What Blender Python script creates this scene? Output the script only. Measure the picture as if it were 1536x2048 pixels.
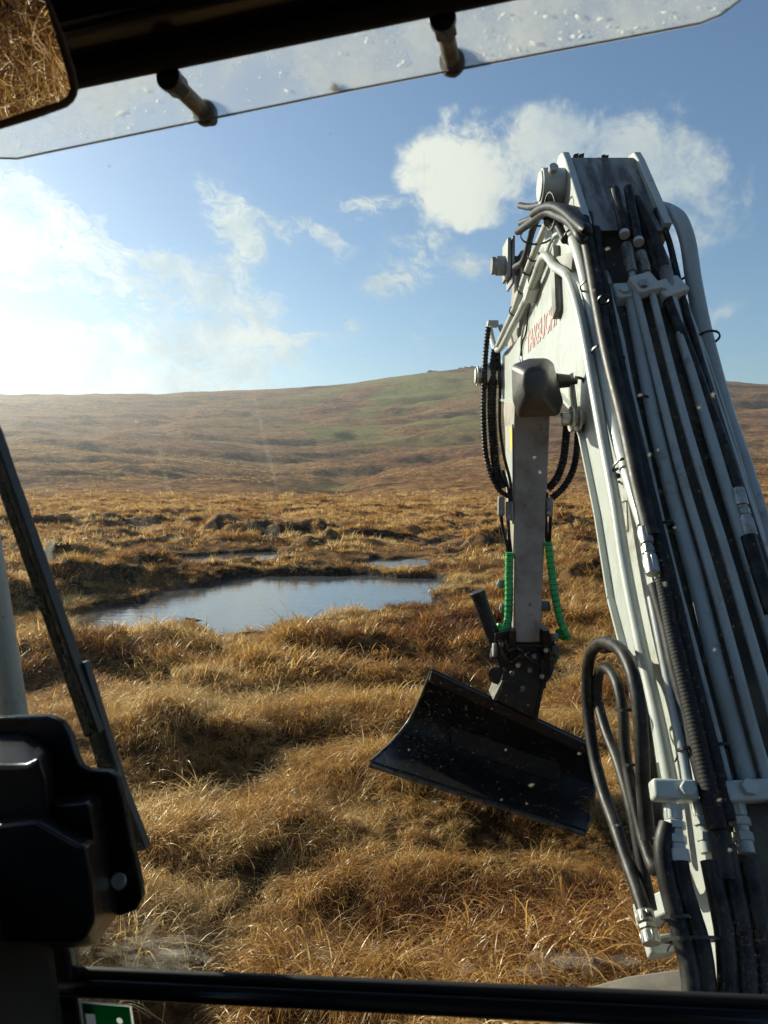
import bpy, bmesh, math, random
import numpy as np
from mathutils import Vector, Matrix, Quaternion

random.seed(7)
rng = np.random.default_rng(11)
R = math.radians
sc = bpy.context.scene
for o in list(bpy.data.objects):
    bpy.data.objects.remove(o)
C = sc.collection

# ------------------------------------------------------------------ camera, sun, sky, exposure
H = 2.4                         # eye height of the operator above the bog
F = 1539.0                      # focal length in pixels of a 1536 x 2048 frame
PITCH = math.atan(84 / F)
cam_d = bpy.data.cameras.new('camera')
cam_d.sensor_fit = 'VERTICAL'
cam_d.sensor_height = 34.6
cam_d.sensor_width = 25.95
cam_d.lens = 26.0
cam_d.clip_start = 0.02
cam_d.clip_end = 6000
cam_d.dof.use_dof = True
cam_d.dof.focus_distance = 5.0
cam_d.dof.aperture_fstop = 11.0
cam = bpy.data.objects.new('camera', cam_d)
C.objects.link(cam)
cam.location = (0, 0, H)
cam.rotation_euler = (math.pi / 2 - PITCH, 0, 0)
sc.camera = cam

SUN_AZ, SUN_EL = R(-52), R(22)
SUN_DIR = Vector((math.sin(SUN_AZ) * math.cos(SUN_EL), math.cos(SUN_AZ) * math.cos(SUN_EL), math.sin(SUN_EL)))
sun_d = bpy.data.lights.new('sun', 'SUN')
sun_d.energy = 5.0
sun_d.angle = R(0.53)
sun_d.color = (1.0, 0.90, 0.74)
sun = bpy.data.objects.new('sun', sun_d)
C.objects.link(sun)
sun.rotation_euler = SUN_DIR.to_track_quat('Z', 'Y').to_euler()
sun.location = SUN_DIR * 300

sc.view_settings.view_transform = 'Standard'
sc.view_settings.look = 'None'
sc.view_settings.exposure = 1.0
sc.view_settings.gamma = 1.0
sc.view_settings.use_curve_mapping = False
sc.render.engine = 'CYCLES'
cy = sc.cycles
cy.use_denoising = True
cy.max_bounces = 6
cy.diffuse_bounces = 3
cy.glossy_bounces = 3
cy.transmission_bounces = 4
cy.transparent_max_bounces = 24
cy.volume_bounces = 0
cy.sample_clamp_indirect = 6.0
cy.sample_clamp_direct = 0.0
cy.caustics_reflective = False
cy.caustics_refractive = False


# ------------------------------------------------------------------ shader-node helpers
class NV:
    """A node value with arithmetic: builds math nodes."""
    def __init__(s, nt, sock): s.nt, s.s = nt, sock
    def _m(s, op, *a, clamp=False):
        n = s.nt.nodes.new('ShaderNodeMath'); n.operation = op; n.use_clamp = clamp
        for i, x in enumerate((s,) + a):
            if isinstance(x, NV): s.nt.links.new(x.s, n.inputs[i])
            else: n.inputs[i].default_value = x
        return NV(s.nt, n.outputs[0])
    def __add__(s, o): return s._m('ADD', o)
    __radd__ = __add__
    def __sub__(s, o): return s._m('SUBTRACT', o)
    def __rsub__(s, o): return (s * -1.0) + o
    def __mul__(s, o): return s._m('MULTIPLY', o)
    __rmul__ = __mul__
    def __truediv__(s, o): return s._m('DIVIDE', o)
    def pw(s, o): return s._m('POWER', o)
    def exp(s): return s._m('EXPONENT')
    def mx(s, o): return s._m('MAXIMUM', o)
    def mn(s, o): return s._m('MINIMUM', o)
    def abs(s): return s._m('ABSOLUTE')
    def sat(s): return s._m('ADD', 0.0, clamp=True)
    def step(s, a, b):
        n = s.nt.nodes.new('ShaderNodeMapRange'); n.interpolation_type = 'SMOOTHSTEP'
        s.nt.links.new(s.s, n.inputs[0]); n.inputs[1].default_value = a; n.inputs[2].default_value = b
        return NV(s.nt, n.outputs[0])

def nnode(nt, t, **kw):
    n = nt.nodes.new(t)
    for k, v in kw.items(): setattr(n, k, v)
    return n

def noise(nt, vec, scale, detail=4, rough=0.55, dist=0.0, out=0):
    n = nt.nodes.new('ShaderNodeTexNoise')
    n.inputs['Scale'].default_value = scale; n.inputs['Detail'].default_value = detail
    n.inputs['Roughness'].default_value = rough; n.inputs['Distortion'].default_value = dist
    if vec is not None: nt.links.new(vec, n.inputs['Vector'])
    return NV(nt, n.outputs[0])

def mixcol(nt, fac, a, b):
    n = nt.nodes.new('ShaderNodeMix'); n.data_type = 'RGBA'
    for sock, x in ((n.inputs[0], fac), (n.inputs[6], a), (n.inputs[7], b)):
        if isinstance(x, NV): nt.links.new(x.s, sock)
        elif isinstance(x, (tuple, list)): sock.default_value = tuple(x) + (1,) if len(x) == 3 else x
        elif isinstance(x, (int, float)): sock.default_value = x
        else: nt.links.new(x, sock)
    return n.outputs[2]

def scaled(nt, vec, s):
    n = nt.nodes.new('ShaderNodeMapping'); n.inputs['Scale'].default_value = s
    nt.links.new(vec, n.inputs['Vector']); return n.outputs[0]

# ------------------------------------------------------------------ sky with clouds
world = bpy.data.worlds.new('World'); sc.world = world; world.use_nodes = True
wn = world.node_tree; wn.nodes.clear()
sky = nnode(wn, 'ShaderNodeTexSky', sky_type='NISHITA', sun_disc=False)
sky.sun_elevation = SUN_EL
sky.sun_rotation = SUN_AZ
sky.altitude = 300
sky.air_density = 1.0
sky.dust_density = 0.4
sky.ozone_density = 3.0
bg = nnode(wn, 'ShaderNodeBackground'); bg.inputs['Strength'].default_value = 0.068
wn.links.new(sky.outputs[0], bg.inputs['Color'])
tc = nnode(wn, 'ShaderNodeTexCoord')
dirv = tc.outputs['Generated']
sep = nnode(wn, 'ShaderNodeSeparateXYZ'); wn.links.new(dirv, sep.inputs[0])
dx, dy, dz = (NV(wn, sep.outputs[i]) for i in range(3))
az = dx._m('ARCTAN2', dy)
el = dz._m('ARCSINE')
warp = noise(wn, dirv, 7.0, 3, 0.6)
warp2 = noise(wn, scaled(wn, dirv, (1, 1, 1.3)), 19.0, 3, 0.6)
azw = az + (warp - 0.5) * 0.07 + (warp2 - 0.5) * 0.03
elw = el + (warp2 - 0.5) * 0.05 + (warp - 0.5) * 0.02

def az_el(u, v):
    x = (u - 768) / F; z = (1024 - v) / F
    y2 = math.cos(PITCH) + z * math.sin(PITCH); z2 = -math.sin(PITCH) + z * math.cos(PITCH)
    return math.atan2(x, y2), math.atan2(z2, math.hypot(x, y2))

def blob(u, v, su, sv, rot=0.0, w=1.0, a=None, e=None):
    a0, e0 = az_el(u, v); ca, sa = math.cos(R(rot)), math.sin(R(rot))
    A, E = (a or azw) - a0, (e or elw) - e0
    p = (A * ca + E * sa) / (su / F); q = (E * ca - A * sa) / (sv / F)
    return ((p * p + q * q) * -1.0).exp() * w

def total(l):
    t = l[0]
    for x in l[1:]: t = t + x
    return t

puff = total([blob(845, 345, 70, 68), blob(925, 335, 85, 75), blob(960, 400, 70, 45, w=.7), blob(1110, 255, 75, 62, w=.85), blob(1040, 300, 60, 60, w=.5),
              blob(1230, 300, 110, 75, w=.72), blob(1360, 370, 120, 95, w=.72), blob(1450, 460, 80, 60, w=.6), blob(1180, 390, 130, 70, w=.45),
              blob(1465, 625, 75, 32, w=.8), blob(900, 215, 60, 24, w=.42), blob(950, 440, 80, 34, w=.42), blob(1320, 560, 110, 45, w=.35)])
big = noise(wn, dirv, 9.0, 6, 0.62)
fine = noise(wn, dirv, 26.0, 7, 0.7, 0.4)
puff_a = (puff + (big - 0.5) * 1.5 + (fine - 0.5) * 1.25 - 0.45).step(0.0, 0.58)
puff_a = puff_a * puff.step(0.05, 0.35) * (1.0 - (az - 0.10).step(0.0, 0.12) * (0.62 - big * 0.6))
wisp = total([blob(40, 460, 280, 55, -18, 1.1), blob(240, 512, 200, 34, -14, 1.1), blob(120, 545, 180, 22, -6, .8), blob(40, 390, 150, 40, -20, .7),
              blob(420, 400, 34, 50, 30, .95), blob(478, 440, 34, 60, 12, 1.0), blob(470, 520, 40, 60, 0, .85), blob(480, 600, 80, 45, 0, .6), blob(370, 575, 45, 28, 0, .8),
              blob(590, 465, 66, 16, -16, .9), blob(660, 485, 46, 16, -30, .95), blob(480, 668, 130, 14, -2, 1.25), blob(580, 674, 60, 8, 4, 1.1),
              blob(10, 365, 80, 18, -20, .8), blob(20, 567, 70, 8, 0, .9),
              blob(720, 412, 60, 16, 0, .8), blob(770, 572, 45, 26, 0, .85), blob(830, 500, 70, 50, 0, .62), blob(940, 540, 40, 28, 0, .62),
              blob(710, 650, 20, 20, 0, .6), blob(850, 665, 26, 30, 0, .6), blob(270, 690, 210, 50, 0, .95), blob(60, 740, 200, 55, 0, 1.1), blob(330, 750, 220, 45, 0, .85), blob(470, 715, 100, 45, 0, .6)])
wv = nnode(wn, 'ShaderNodeCombineXYZ')          # streaked along the wind, sloping down to the right
wp_, wq_ = azw * 0.95 - elw * 0.31, elw * 0.95 + azw * 0.31
wn.links.new((wp_ * 9.0).s, wv.inputs[0]); wn.links.new((wq_ * 30.0).s, wv.inputs[1])
sn = noise(wn, wv.outputs[0], 1.0, 8, 0.66, 0.9)
sn2 = noise(wn, scaled(wn, wv.outputs[0], (2.4, 1.6, 1)), 1.6, 8, 0.7, 1.4)
fib = sn * 0.5 + sn2 * 0.5
wisp_a = (wisp.mn(1.1) * 0.50 + fib * 4.6 - 2.14).step(0.0, 0.95) * wisp.step(0.02, 0.6) * 0.92
# thin scattered cloud elsewhere in the sky, so that it goes on outside the frame
away = (az.abs() - 0.62).step(0.0, 0.15)
other = (noise(wn, scaled(wn, dirv, (1, 1, 2.2)), 3.2, 7, 0.6) - 0.55).step(0.0, 0.16) * away * 0.4
alpha = (puff_a.mx(wisp_a)).mx(other) * dz.step(-0.02, 0.01)
shade = (big * 0.45 + fine * 0.55 + puff * 0.06).step(0.36, 0.66)
lit = blob(860, 320, 190, 150, 0, 1.0, az, el)
ccol = mixcol(wn, (shade * 0.85 + lit * 0.42).sat(), (0.50, 0.60, 0.68), (0.94, 0.93, 0.86))
nearsun = ((dx - SUN_DIR.x).pw(2) + (dy - SUN_DIR.y).pw(2) + (dz - SUN_DIR.z).pw(2)) * -3.0
cloud = nnode(wn, 'ShaderNodeBackground'); wn.links.new((nearsun.exp() * 0.40 + 0.44).s, cloud.inputs['Strength'])
wn.links.new(ccol, cloud.inputs['Color'])
wmix = nnode(wn, 'ShaderNodeMixShader')
wn.links.new(alpha.s, wmix.inputs[0]); wn.links.new(bg.outputs[0], wmix.inputs[1]); wn.links.new(cloud.outputs[0], wmix.inputs[2])
wout = nnode(wn, 'ShaderNodeOutputWorld'); wn.links.new(wmix.outputs[0], wout.inputs[0])

# ------------------------------------------------------------------ where a sight line meets a known plane of the place
def ray(u, v):
    x = (u - 768) / F; z = (1024 - v) / F
    return Vector((x, math.cos(PITCH) + z * math.sin(PITCH), -math.sin(PITCH) + z * math.cos(PITCH)))
EYE = Vector((0, 0, H))
def PY(u, v, Y): r = ray(u, v); return EYE + r * (Y / r.y)
def PX(u, v, X): r = ray(u, v); return EYE + r * (X / r.x)
def PZ(u, v, z): r = ray(u, v); return EYE + r * ((z - H) / r.z)
def PP(u, v, p0, n): r = ray(u, v); return EYE + r * ((p0 - EYE).dot(n) / r.dot(n))

# ------------------------------------------------------------------ materials
def principled(name, col, rough=0.5, metal=0.0, col2=None, nscale=8.0, lo=0.4, hi=0.65, bump=0.0, bscale=60.0, spec=0.5,
               speck=None, speck_scale=40.0, speck_lo=0.62, coat=0.0, streak=None, mud=None):
    m = bpy.data.materials.new(name); m.use_nodes = True; nt = m.node_tree
    b = nt.nodes['Principled BSDF']
    b.inputs['Base Color'].default_value = (*col, 1); b.inputs['Roughness'].default_value = rough
    b.inputs['Metallic'].default_value = metal; b.inputs['Specular IOR Level'].default_value = spec
    b.inputs['Coat Weight'].default_value = coat; b.inputs['Coat Roughness'].default_value = 0.12
    t = nnode(nt, 'ShaderNodeTexCoord'); vec = t.outputs['Object']
    c = None
    if col2:
        v2 = scaled(nt, vec, streak) if streak else vec
        f = noise(nt, v2, nscale, 5, 0.62).step(lo, hi)
        c = mixcol(nt, f, col, col2)
    if speck:
        f2 = noise(nt, vec, speck_scale, 4, 0.7).step(speck_lo, speck_lo + 0.06)
        c = mixcol(nt, f2, c if c else col, speck)
    if mud:
        f3 = (noise(nt, scaled(nt, vec, (1.4, 1.4, .55)), 3.2, 7, .72) * .62 + noise(nt, vec, 23, 4, .7) * .38).step(.535, .66) * .75
        c = mixcol(nt, f3, c if c else col, mud)
    if c: nt.links.new(c, b.inputs['Base Color'])
    if col2 or bump:
        rr = noise(nt, vec, nscale * 3, 3) * 0.25 + (rough - 0.12)
        nt.links.new(rr.s, b.inputs['Roughness'])
    if bump:
        bn = nnode(nt, 'ShaderNodeBump'); bn.inputs['Strength'].default_value = bump; bn.inputs['Distance'].default_value = 0.004
        nt.links.new(noise(nt, vec, bscale, 4).s, bn.inputs['Height']); nt.links.new(bn.outputs[0], b.inputs['Normal'])
    return m

M = {}
M['white'] = principled('white_paint', (0.405, 0.435, 0.41), 0.38, col2=(0.345, 0.355, 0.315), nscale=3.5, lo=.45, hi=.75, bump=0.12, bscale=30,
                        speck=(0.20, 0.16, 0.11), speck_scale=60, speck_lo=.665, coat=.2, streak=(1, 1.6, .5), mud=(.20, .165, .115))
M['pipe'] = principled('shaded_pipe_paint', (0.30, 0.325, 0.315), 0.36, col2=(0.25, 0.25, 0.22), nscale=6, lo=.45, hi=.75, bump=.1, bscale=40,
                       speck=(0.16, 0.09, 0.05), speck_scale=50, speck_lo=.68, coat=.2, mud=(.12, .10, .075))  # white paint darkened: the deck's shade put into the pipe colour
M['shaded_grime'] = principled('shaded_grimy_plate', (0.045, 0.040, 0.030), 0.8, col2=(0.10, 0.085, 0.06), nscale=6, lo=.45, hi=.7, bump=.5, bscale=60)
M['steel'] = principled('weathered_steel', (0.24, 0.245, 0.23), 0.5, col2=(0.07, 0.065, 0.055), nscale=7, lo=.42, hi=.62, bump=.2, bscale=70, streak=(2.6, .5, .5))
M['dipper'] = principled('dirty_grey_paint', (0.29, 0.265, 0.225), 0.5, col2=(0.16, 0.125, 0.085), nscale=3, lo=.40, hi=.66, bump=.2, bscale=50,
                         speck=(0.075, 0.045, 0.025), speck_scale=26, speck_lo=.645, mud=(.10, .075, .05))
M['fitting'] = principled('plated_fitting', (0.42, 0.42, 0.39), 0.42, 0.8, col2=(0.26, 0.24, 0.19), nscale=25, lo=.45, hi=.7)
M['hose'] = principled('black_rubber_hose', (0.007, 0.007, 0.007), 0.48, spec=.22, col2=(0.035, 0.033, 0.030), nscale=14, bump=.1, bscale=200)
M['sleeve'] = principled('black_fabric_sleeve', (0.014, 0.014, 0.014), 0.7, spec=.25)
M['tie'] = principled('black_nylon', (0.012, 0.012, 0.012), 0.4)
M['band'] = principled('white_band', (0.48, 0.48, 0.45), 0.5)
M['black_steel'] = principled('black_painted_steel', (0.006, 0.006, 0.007), 0.5, col2=(0.013, 0.012, 0.010), nscale=7, bump=.25, bscale=40,
                              speck=(0.045, 0.038, 0.03), speck_scale=55, speck_lo=.72, spec=.3)
M['worn_edge'] = principled('worn_edge_steel', (0.12, 0.115, 0.10), 0.45, 0.4, col2=(0.05, 0.042, 0.034), nscale=18, bump=.4)
M['green'] = principled('green_spiral_guard', (0.025, 0.40, 0.10), 0.42, col2=(0.02, 0.30, 0.08), nscale=12)
M['light_body'] = principled('light_housing', (0.034, 0.032, 0.030), 0.45, col2=(0.055, 0.05, 0.044), nscale=10, bump=.12, bscale=90)
M['plastic'] = principled('black_plastic', (0.010, 0.010, 0.011), 0.30, bump=.06, bscale=220, spec=.4)
M['rubber'] = principled('black_rubber', (0.008, 0.008, 0.008), 0.6, spec=.3)
M['gloss_black'] = principled('gloss_black_frame', (0.008, 0.009, 0.010), 0.16, spec=.4)
M['lining'] = principled('roof_lining', (0.05, 0.043, 0.038), 0.9, bump=.2, bscale=300, spec=.2)
M['inner'] = principled('cab_inner_panel', (0.022, 0.021, 0.021), 0.7, bump=.12, bscale=260, spec=.3)
M['mirror_frame'] = principled('mirror_shell', (0.055, 0.042, 0.036), 0.6, spec=.3)
M['cream'] = principled('cream_spacer', (0.30, 0.27, 0.19), 0.55, col2=(.12, .10, .07), nscale=45, lo=.4, hi=.62)
M['red'] = principled('red_lettering', (0.46, 0.13, 0.12), 0.5, col2=(0.46, 0.40, 0.37), nscale=60, lo=.38, hi=.60)
M['yellow'] = principled('yellow_tape', (0.75, 0.45, 0.03), 0.5)
M['rock'] = principled('gritstone', (0.10, 0.092, 0.08), 0.9, col2=(0.06, .055, .05), nscale=.6, bump=.5, bscale=2)
M['guard'] = principled('dusty_guard', (0.14, 0.12, 0.095), 0.7, col2=(0.09, .075, .055), nscale=6, bump=.3, bscale=50)

mm = bpy.data.materials.new('mirror_silver'); mm.use_nodes = True
b = mm.node_tree.nodes['Principled BSDF']; b.inputs['Base Color'].default_value = (.86, .86, .84, 1); b.inputs['Metallic'].default_value = 1; b.inputs['Roughness'].default_value = 0.015
M['mirror'] = mm

def clear_glass(name, col):
    m = bpy.data.materials.new(name); m.use_nodes = True; nt = m.node_tree; nt.nodes.clear()
    t = nnode(nt, 'ShaderNodeBsdfTransparent'); t.inputs[0].default_value = (*col, 1)
    o = nnode(nt, 'ShaderNodeOutputMaterial'); nt.links.new(t.outputs[0], o.inputs[0]); return m
M['glass'] = clear_glass('cab_glass', (0.945, 0.975, 0.955))

def milky(name, tint, scatter, amount, rough=.1):
    m = bpy.data.materials.new(name); m.use_nodes = True; nt = m.node_tree; nt.nodes.clear()
    t = nnode(nt, 'ShaderNodeBsdfTransparent'); t.inputs[0].default_value = (*tint, 1)
    s = nnode(nt, 'ShaderNodeBsdfTranslucent'); s.inputs[0].default_value = (*scatter, 1)
    d = nnode(nt, 'ShaderNodeBsdfDiffuse'); d.inputs[0].default_value = (*scatter, 1)
    mx = nnode(nt, 'ShaderNodeMixShader'); mx.inputs[0].default_value = .3; nt.links.new(s.outputs[0], mx.inputs[1]); nt.links.new(d.outputs[0], mx.inputs[2])
    tcx = nnode(nt, 'ShaderNodeTexCoord')
    f = noise(nt, tcx.outputs['Object'], 9, 5, .65).step(.3, .75) * amount + amount * .5
    m2 = nnode(nt, 'ShaderNodeMixShader'); nt.links.new(f.s, m2.inputs[0]); nt.links.new(t.outputs[0], m2.inputs[1]); nt.links.new(mx.outputs[0], m2.inputs[2])
    o = nnode(nt, 'ShaderNodeOutputMaterial'); nt.links.new(m2.outputs[0], o.inputs[0]); return m
M['visor'] = milky('visor_plastic', (0.90, 0.92, 0.93), (.8, .8, .78), .34)

def dusty(name, col, clear=0.0):
    m = bpy.data.materials.new(name); m.use_nodes = True; nt = m.node_tree; nt.nodes.clear()
    s = nnode(nt, 'ShaderNodeBsdfTranslucent'); s.inputs[0].default_value = (*col, 1)
    d = nnode(nt, 'ShaderNodeBsdfDiffuse'); d.inputs[0].default_value = (*col, 1)
    mx = nnode(nt, 'ShaderNodeMixShader'); mx.inputs[0].default_value = .25; nt.links.new(s.outputs[0], mx.inputs[1]); nt.links.new(d.outputs[0], mx.inputs[2])
    o = nnode(nt, 'ShaderNodeOutputMaterial'); nt.links.new(mx.outputs[0], o.inputs[0])
    if clear:
        t = nnode(nt, 'ShaderNodeBsdfTransparent'); m2 = nnode(nt, 'ShaderNodeMixShader'); m2.inputs[0].default_value = clear
        nt.links.new(mx.outputs[0], m2.inputs[1]); nt.links.new(t.outputs[0], m2.inputs[2]); nt.links.new(m2.outputs[0], o.inputs[0])
    return m
M['dust'] = dusty('dust', (.75, .70, .60), .35)
M['speck'] = dusty('dried_speck', (.75, .68, .56), .76)
M['sign_green'] = dusty('sign_green', (0.01, 0.24, 0.11))
M['sign_white'] = dusty('sign_white', (0.75, 0.76, 0.74))
M['drop'] = dusty('water_drop', (.85, .87, .88))

# ------------------------------------------------------------------ mesh builder
class MB:
    def __init__(s): s.v, s.f = [], []
    def add(s, vs, fs):
        k = len(s.v); s.v += [tuple(x) for x in vs]; s.f += [tuple(i + k for i in f) for f in fs]; return s
    def prism(s, poly, ext):
        n = len(poly); a = [Vector(p) for p in poly]; e = Vector(ext)
        return s.add(a + [p + e for p in a], [tuple(range(n))[::-1], tuple(range(n, 2 * n))] + [(i, (i + 1) % n, (i + 1) % n + n, i + n) for i in range(n)])
    def loft(s, polys, cap=True):
        n = len(polys[0]); vs = [Vector(p) for q in polys for p in q]; fs = []
        for k in range(len(polys) - 1):
            for i in range(n):
                j = (i + 1) % n; fs.append((k * n + i, k * n + j, (k + 1) * n + j, (k + 1) * n + i))
        if cap: fs += [tuple(range(n))[::-1], tuple(range((len(polys) - 1) * n, len(polys) * n))]
        return s.add(vs, fs)
    def box(s, c, ax, ay, az):
        c, ax, ay, az = (Vector(x) for x in (c, ax, ay, az))
        return s.prism([c - ax - ay - az, c + ax - ay - az, c + ax + ay - az, c - ax + ay - az], az * 2)
    def tube(s, pts, r, seg=12, cap=True):
        pts = [Vector(p) for p in pts]; n = len(pts); rr = r if callable(r) else (lambda t: r)
        t0 = (pts[1] - pts[0]).normalized(); nrm = t0.orthogonal().normalized(); rings = []; prev = t0; L = 0
        for i, p in enumerate(pts):
            t = (pts[min(i + 1, n - 1)] - pts[max(i - 1, 0)]).normalized()
            q = prev.rotation_difference(t); nrm = (q @ nrm); nrm = (nrm - t * nrm.dot(t)).normalized(); prev = t
            bn = t.cross(nrm)
            if i: L += (p - pts[i - 1]).length
            rad = rr(L)
            rings.append([p + (nrm * math.cos(a) + bn * math.sin(a)) * rad for a in (2 * math.pi * k / seg for k in range(seg))])
        return s.loft(rings, cap)
    def build(s, name, mat, parent=None, bevel=0.0, smooth=35, seg=2):
        me = bpy.data.meshes.new(name); me.from_pydata(s.v, [], s.f)
        bm = bmesh.new(); bm.from_mesh(me); bmesh.ops.recalc_face_normals(bm, faces=bm.faces); bm.to_mesh(me); bm.free()
        me.materials.append(mat)
        o = bpy.data.objects.new(name, me); C.objects.link(o)
        if smooth:
            me.polygons.foreach_set('use_smooth', [True] * len(me.polygons)); me.set_sharp_from_angle(angle=R(smooth))
        if bevel:
            mo = o.modifiers.new('bevel', 'BEVEL'); mo.width = bevel; mo.segments = seg; mo.limit_method = 'ANGLE'; mo.angle_limit = R(30)
            mo.harden_normals = False
        if parent: put(o, parent)
        return o

BASE = {}
def put(o, p):
    o.parent = p
    if p.name in BASE: o.matrix_parent_inverse = Matrix.Translation(-BASE[p.name])

def root(name, loc, label, cat, group=None):
    o = bpy.data.objects.new(name, None); C.objects.link(o); o.location = loc; o.empty_display_size = .2
    BASE[o.name] = Vector(loc); o['label'] = label; o['category'] = cat
    if group: o['group'] = group
    return o

def spline(pts, step=0.02, closed=False):
    pts = [Vector(p) for p in pts]; out = []
    for i in range(len(pts) - 1):
        p0, p1, p2, p3 = pts[max(i - 1, 0)], pts[i], pts[i + 1], pts[min(i + 2, len(pts) - 1)]
        # centripetal-like tangents keep sharp bends from overshooting
        l = (p2 - p1).length
        def tg(a, bb, c):
            la, lc = max((bb - a).length, 1e-5), max((c - bb).length, 1e-5)
            return ((bb - a) / la * lc + (c - bb) / lc * la) / (la + lc) * l if la > 1e-4 and lc > 1e-4 else (c - a)
        m1 = tg(p0, p1, p2) if i else (p2 - p1); m2 = tg(p1, p2, p3) if i < len(pts) - 2 else (p2 - p1)
        k = max(2, int(l / step))
        for j in range(k):
            t = j / k; t2, t3 = t * t, t * t * t
            out.append(p1 * (2 * t3 - 3 * t2 + 1) + m1 * (t3 - 2 * t2 + t) + p2 * (-2 * t3 + 3 * t2) + m2 * (t3 - t2))
    out.append(pts[-1]); return out

def pipe(name, pts, r, mat, parent, step=0.03, seg=12, corr=None):
    if corr:
        sp, amp = corr; q = spline(pts, sp / 5)
        return MB().tube(q, lambda L: r + amp * (math.cos(2 * math.pi * L / sp) ** 3), seg).build(name, mat, parent, smooth=60)
    return MB().tube(spline(pts, step), r, seg).build(name, mat, parent, smooth=60)

def cyl(mb, a, bb, r, seg=16, r2=None):
    a, bb = Vector(a), Vector(bb); t = (bb - a).normalized(); n = t.orthogonal().normalized(); q = t.cross(n); r2 = r if r2 is None else r2
    ang = [2 * math.pi * k / seg for k in range(seg)]
    return mb.loft([[a + (n * math.cos(x) + q * math.sin(x)) * r for x in ang], [bb + (n * math.cos(x) + q * math.sin(x)) * r2 for x in ang]])

def ring(parent, c, axis, rad, minor=0.0035, tail=True, name='zip_tie'):
    axis = Vector(axis).normalized(); n = axis.orthogonal().normalized(); q = axis.cross(n); c = Vector(c); mb = MB(); rings = []
    for k in range(16):
        a = 2 * math.pi * k / 16; d = n * math.cos(a) + q * math.sin(a)
        rings.append([c + d * (rad + minor * .8 * x) + axis * minor * y for x, y in ((-1, -1), (1, -1), (1, 1), (-1, 1))])
    rings.append(rings[0]); mb.loft(rings, cap=False)
    if tail:
        d = (n * math.cos(2.2) + q * math.sin(2.2)); p = c + d * rad
        mb.box(p + d * .004, n * .005, q * .005, axis * .006); mb.tube([p, p + d * .02 + axis * .004, p + d * .034 + axis * .014], .0022, 5)
    return mb.build(name, M['tie'], parent)

def hexnut(mb, c, axis, r, h):
    return cyl(mb, Vector(c) - Vector(axis).normalized() * h / 2, Vector(c) + Vector(axis).normalized() * h / 2, r, 6)

# ------------------------------------------------------------------ terrain
_perm = rng.permutation(512); _perm = np.concatenate([_perm, _perm, _perm])
_ga = rng.uniform(0, 2 * np.pi, 512); _gx, _gy = np.cos(_ga), np.sin(_ga)
def gnoise(x, y):
    xi, yi = np.floor(x).astype(np.int64), np.floor(y).astype(np.int64); xf, yf = x - xi, y - yi
    u, v = xf * xf * xf * (xf * (xf * 6 - 15) + 10), yf * yf * yf * (yf * (yf * 6 - 15) + 10)
    def g(ix, iy, fx, fy):
        h = _perm[_perm[ix & 511] + (iy & 511)] & 511
        return _gx[h] * fx + _gy[h] * fy
    a = g(xi, yi, xf, yf); bb = g(xi + 1, yi, xf - 1, yf); c = g(xi, yi + 1, xf, yf - 1); d = g(xi + 1, yi + 1, xf - 1, yf - 1)
    return ((a + (bb - a) * u) * (1 - v) + (c + (d - c) * u) * v) * 1.5
def fbm(x, y, o=4, gain=.5):
    s = 0; a = 1.0
    for i in range(o): s = s + a * gnoise(x * 2 ** i + 17.3 * i, y * 2 ** i - 9.1 * i); a *= gain
    return s
def ridged(x, y, o=4):
    s = 0; a = 1.0
    for i in range(o): s = s + a * (1 - 2 * np.abs(gnoise(x * 2 ** i + 5.7 * i, y * 2 ** i + 3.3 * i))); a *= .5
    return s
def sstep(a, bb, x):
    t = np.clip((x - a) / (bb - a), 0, 1); return t * t * (3 - 2 * t)

WL = -0.20
def ground(u, v, z=0.0):
    p = PZ(u, v, z); return (p.x, p.y)
POOLS = [
    [(180, 1226), (215, 1215), (300, 1200), (345, 1185), (420, 1172), (470, 1159), (520, 1152), (600, 1154), (680, 1153), (725, 1149), (770, 1156),
     (850, 1158), (890, 1168), (862, 1186), (845, 1212), (760, 1226), (660, 1236), (560, 1252), (500, 1264), (455, 1274), (424, 1264), (412, 1242),
     (396, 1228), (370, 1238), (290, 1262), (205, 1266), (150, 1250)],
    [(715, 1134), (760, 1120), (800, 1121), (830, 1116), (860, 1124), (845, 1134), (780, 1137)],
    [(262, 1124), (350, 1116), (440, 1110), (550, 1104), (556, 1120), (430, 1130), (350, 1138), (270, 1138)],
    [(470, 1049), (520, 1044), (565, 1043), (560, 1054), (485, 1058)],
    [(212, 1066), (275, 1059), (285, 1070), (215, 1075)],
    [(840, 1094), (885, 1085), (885, 1093), (860, 1098)],
]
PW = [np.array([ground(u, v, WL) for u, v in p]) for p in POOLS]
RIDGES = [([(150, 1118), (250, 1108), (400, 1104), (540, 1098), (660, 1086)], .42, .75),
          ([(-80, 1222), (20, 1206), (110, 1184), (200, 1162), (330, 1150), (430, 1140), (520, 1134), (640, 1130)], .40, .6),
          ([(520, 1140), (620, 1136), (740, 1133), (860, 1138), (960, 1150), (1010, 1163)], .24, .5),
          ([(560, 1112), (650, 1107), (740, 1112)], .26, .6), ([(850, 1170), (930, 1176), (1000, 1183)], .2, .4),
          ([(1090, 1165), (1170, 1168), (1240, 1172)], .28, .5), ([(280, 1140), (390, 1128), (470, 1126)], .3, .6),
          ([(20, 1054), (140, 1049), (300, 1046)], .28, 1.0), ([(430, 1060), (560, 1066), (640, 1062)], .35, 1.0),
          ([(1120, 1060), (1220, 1054), (1400, 1062)], .4, 1.2), ([(900, 1086), (960, 1092), (1010, 1080)], .35, .9)]
RW = [(np.array([ground(u, v) for u, v in p]), a, w) for p, a, w in RIDGES]

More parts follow.
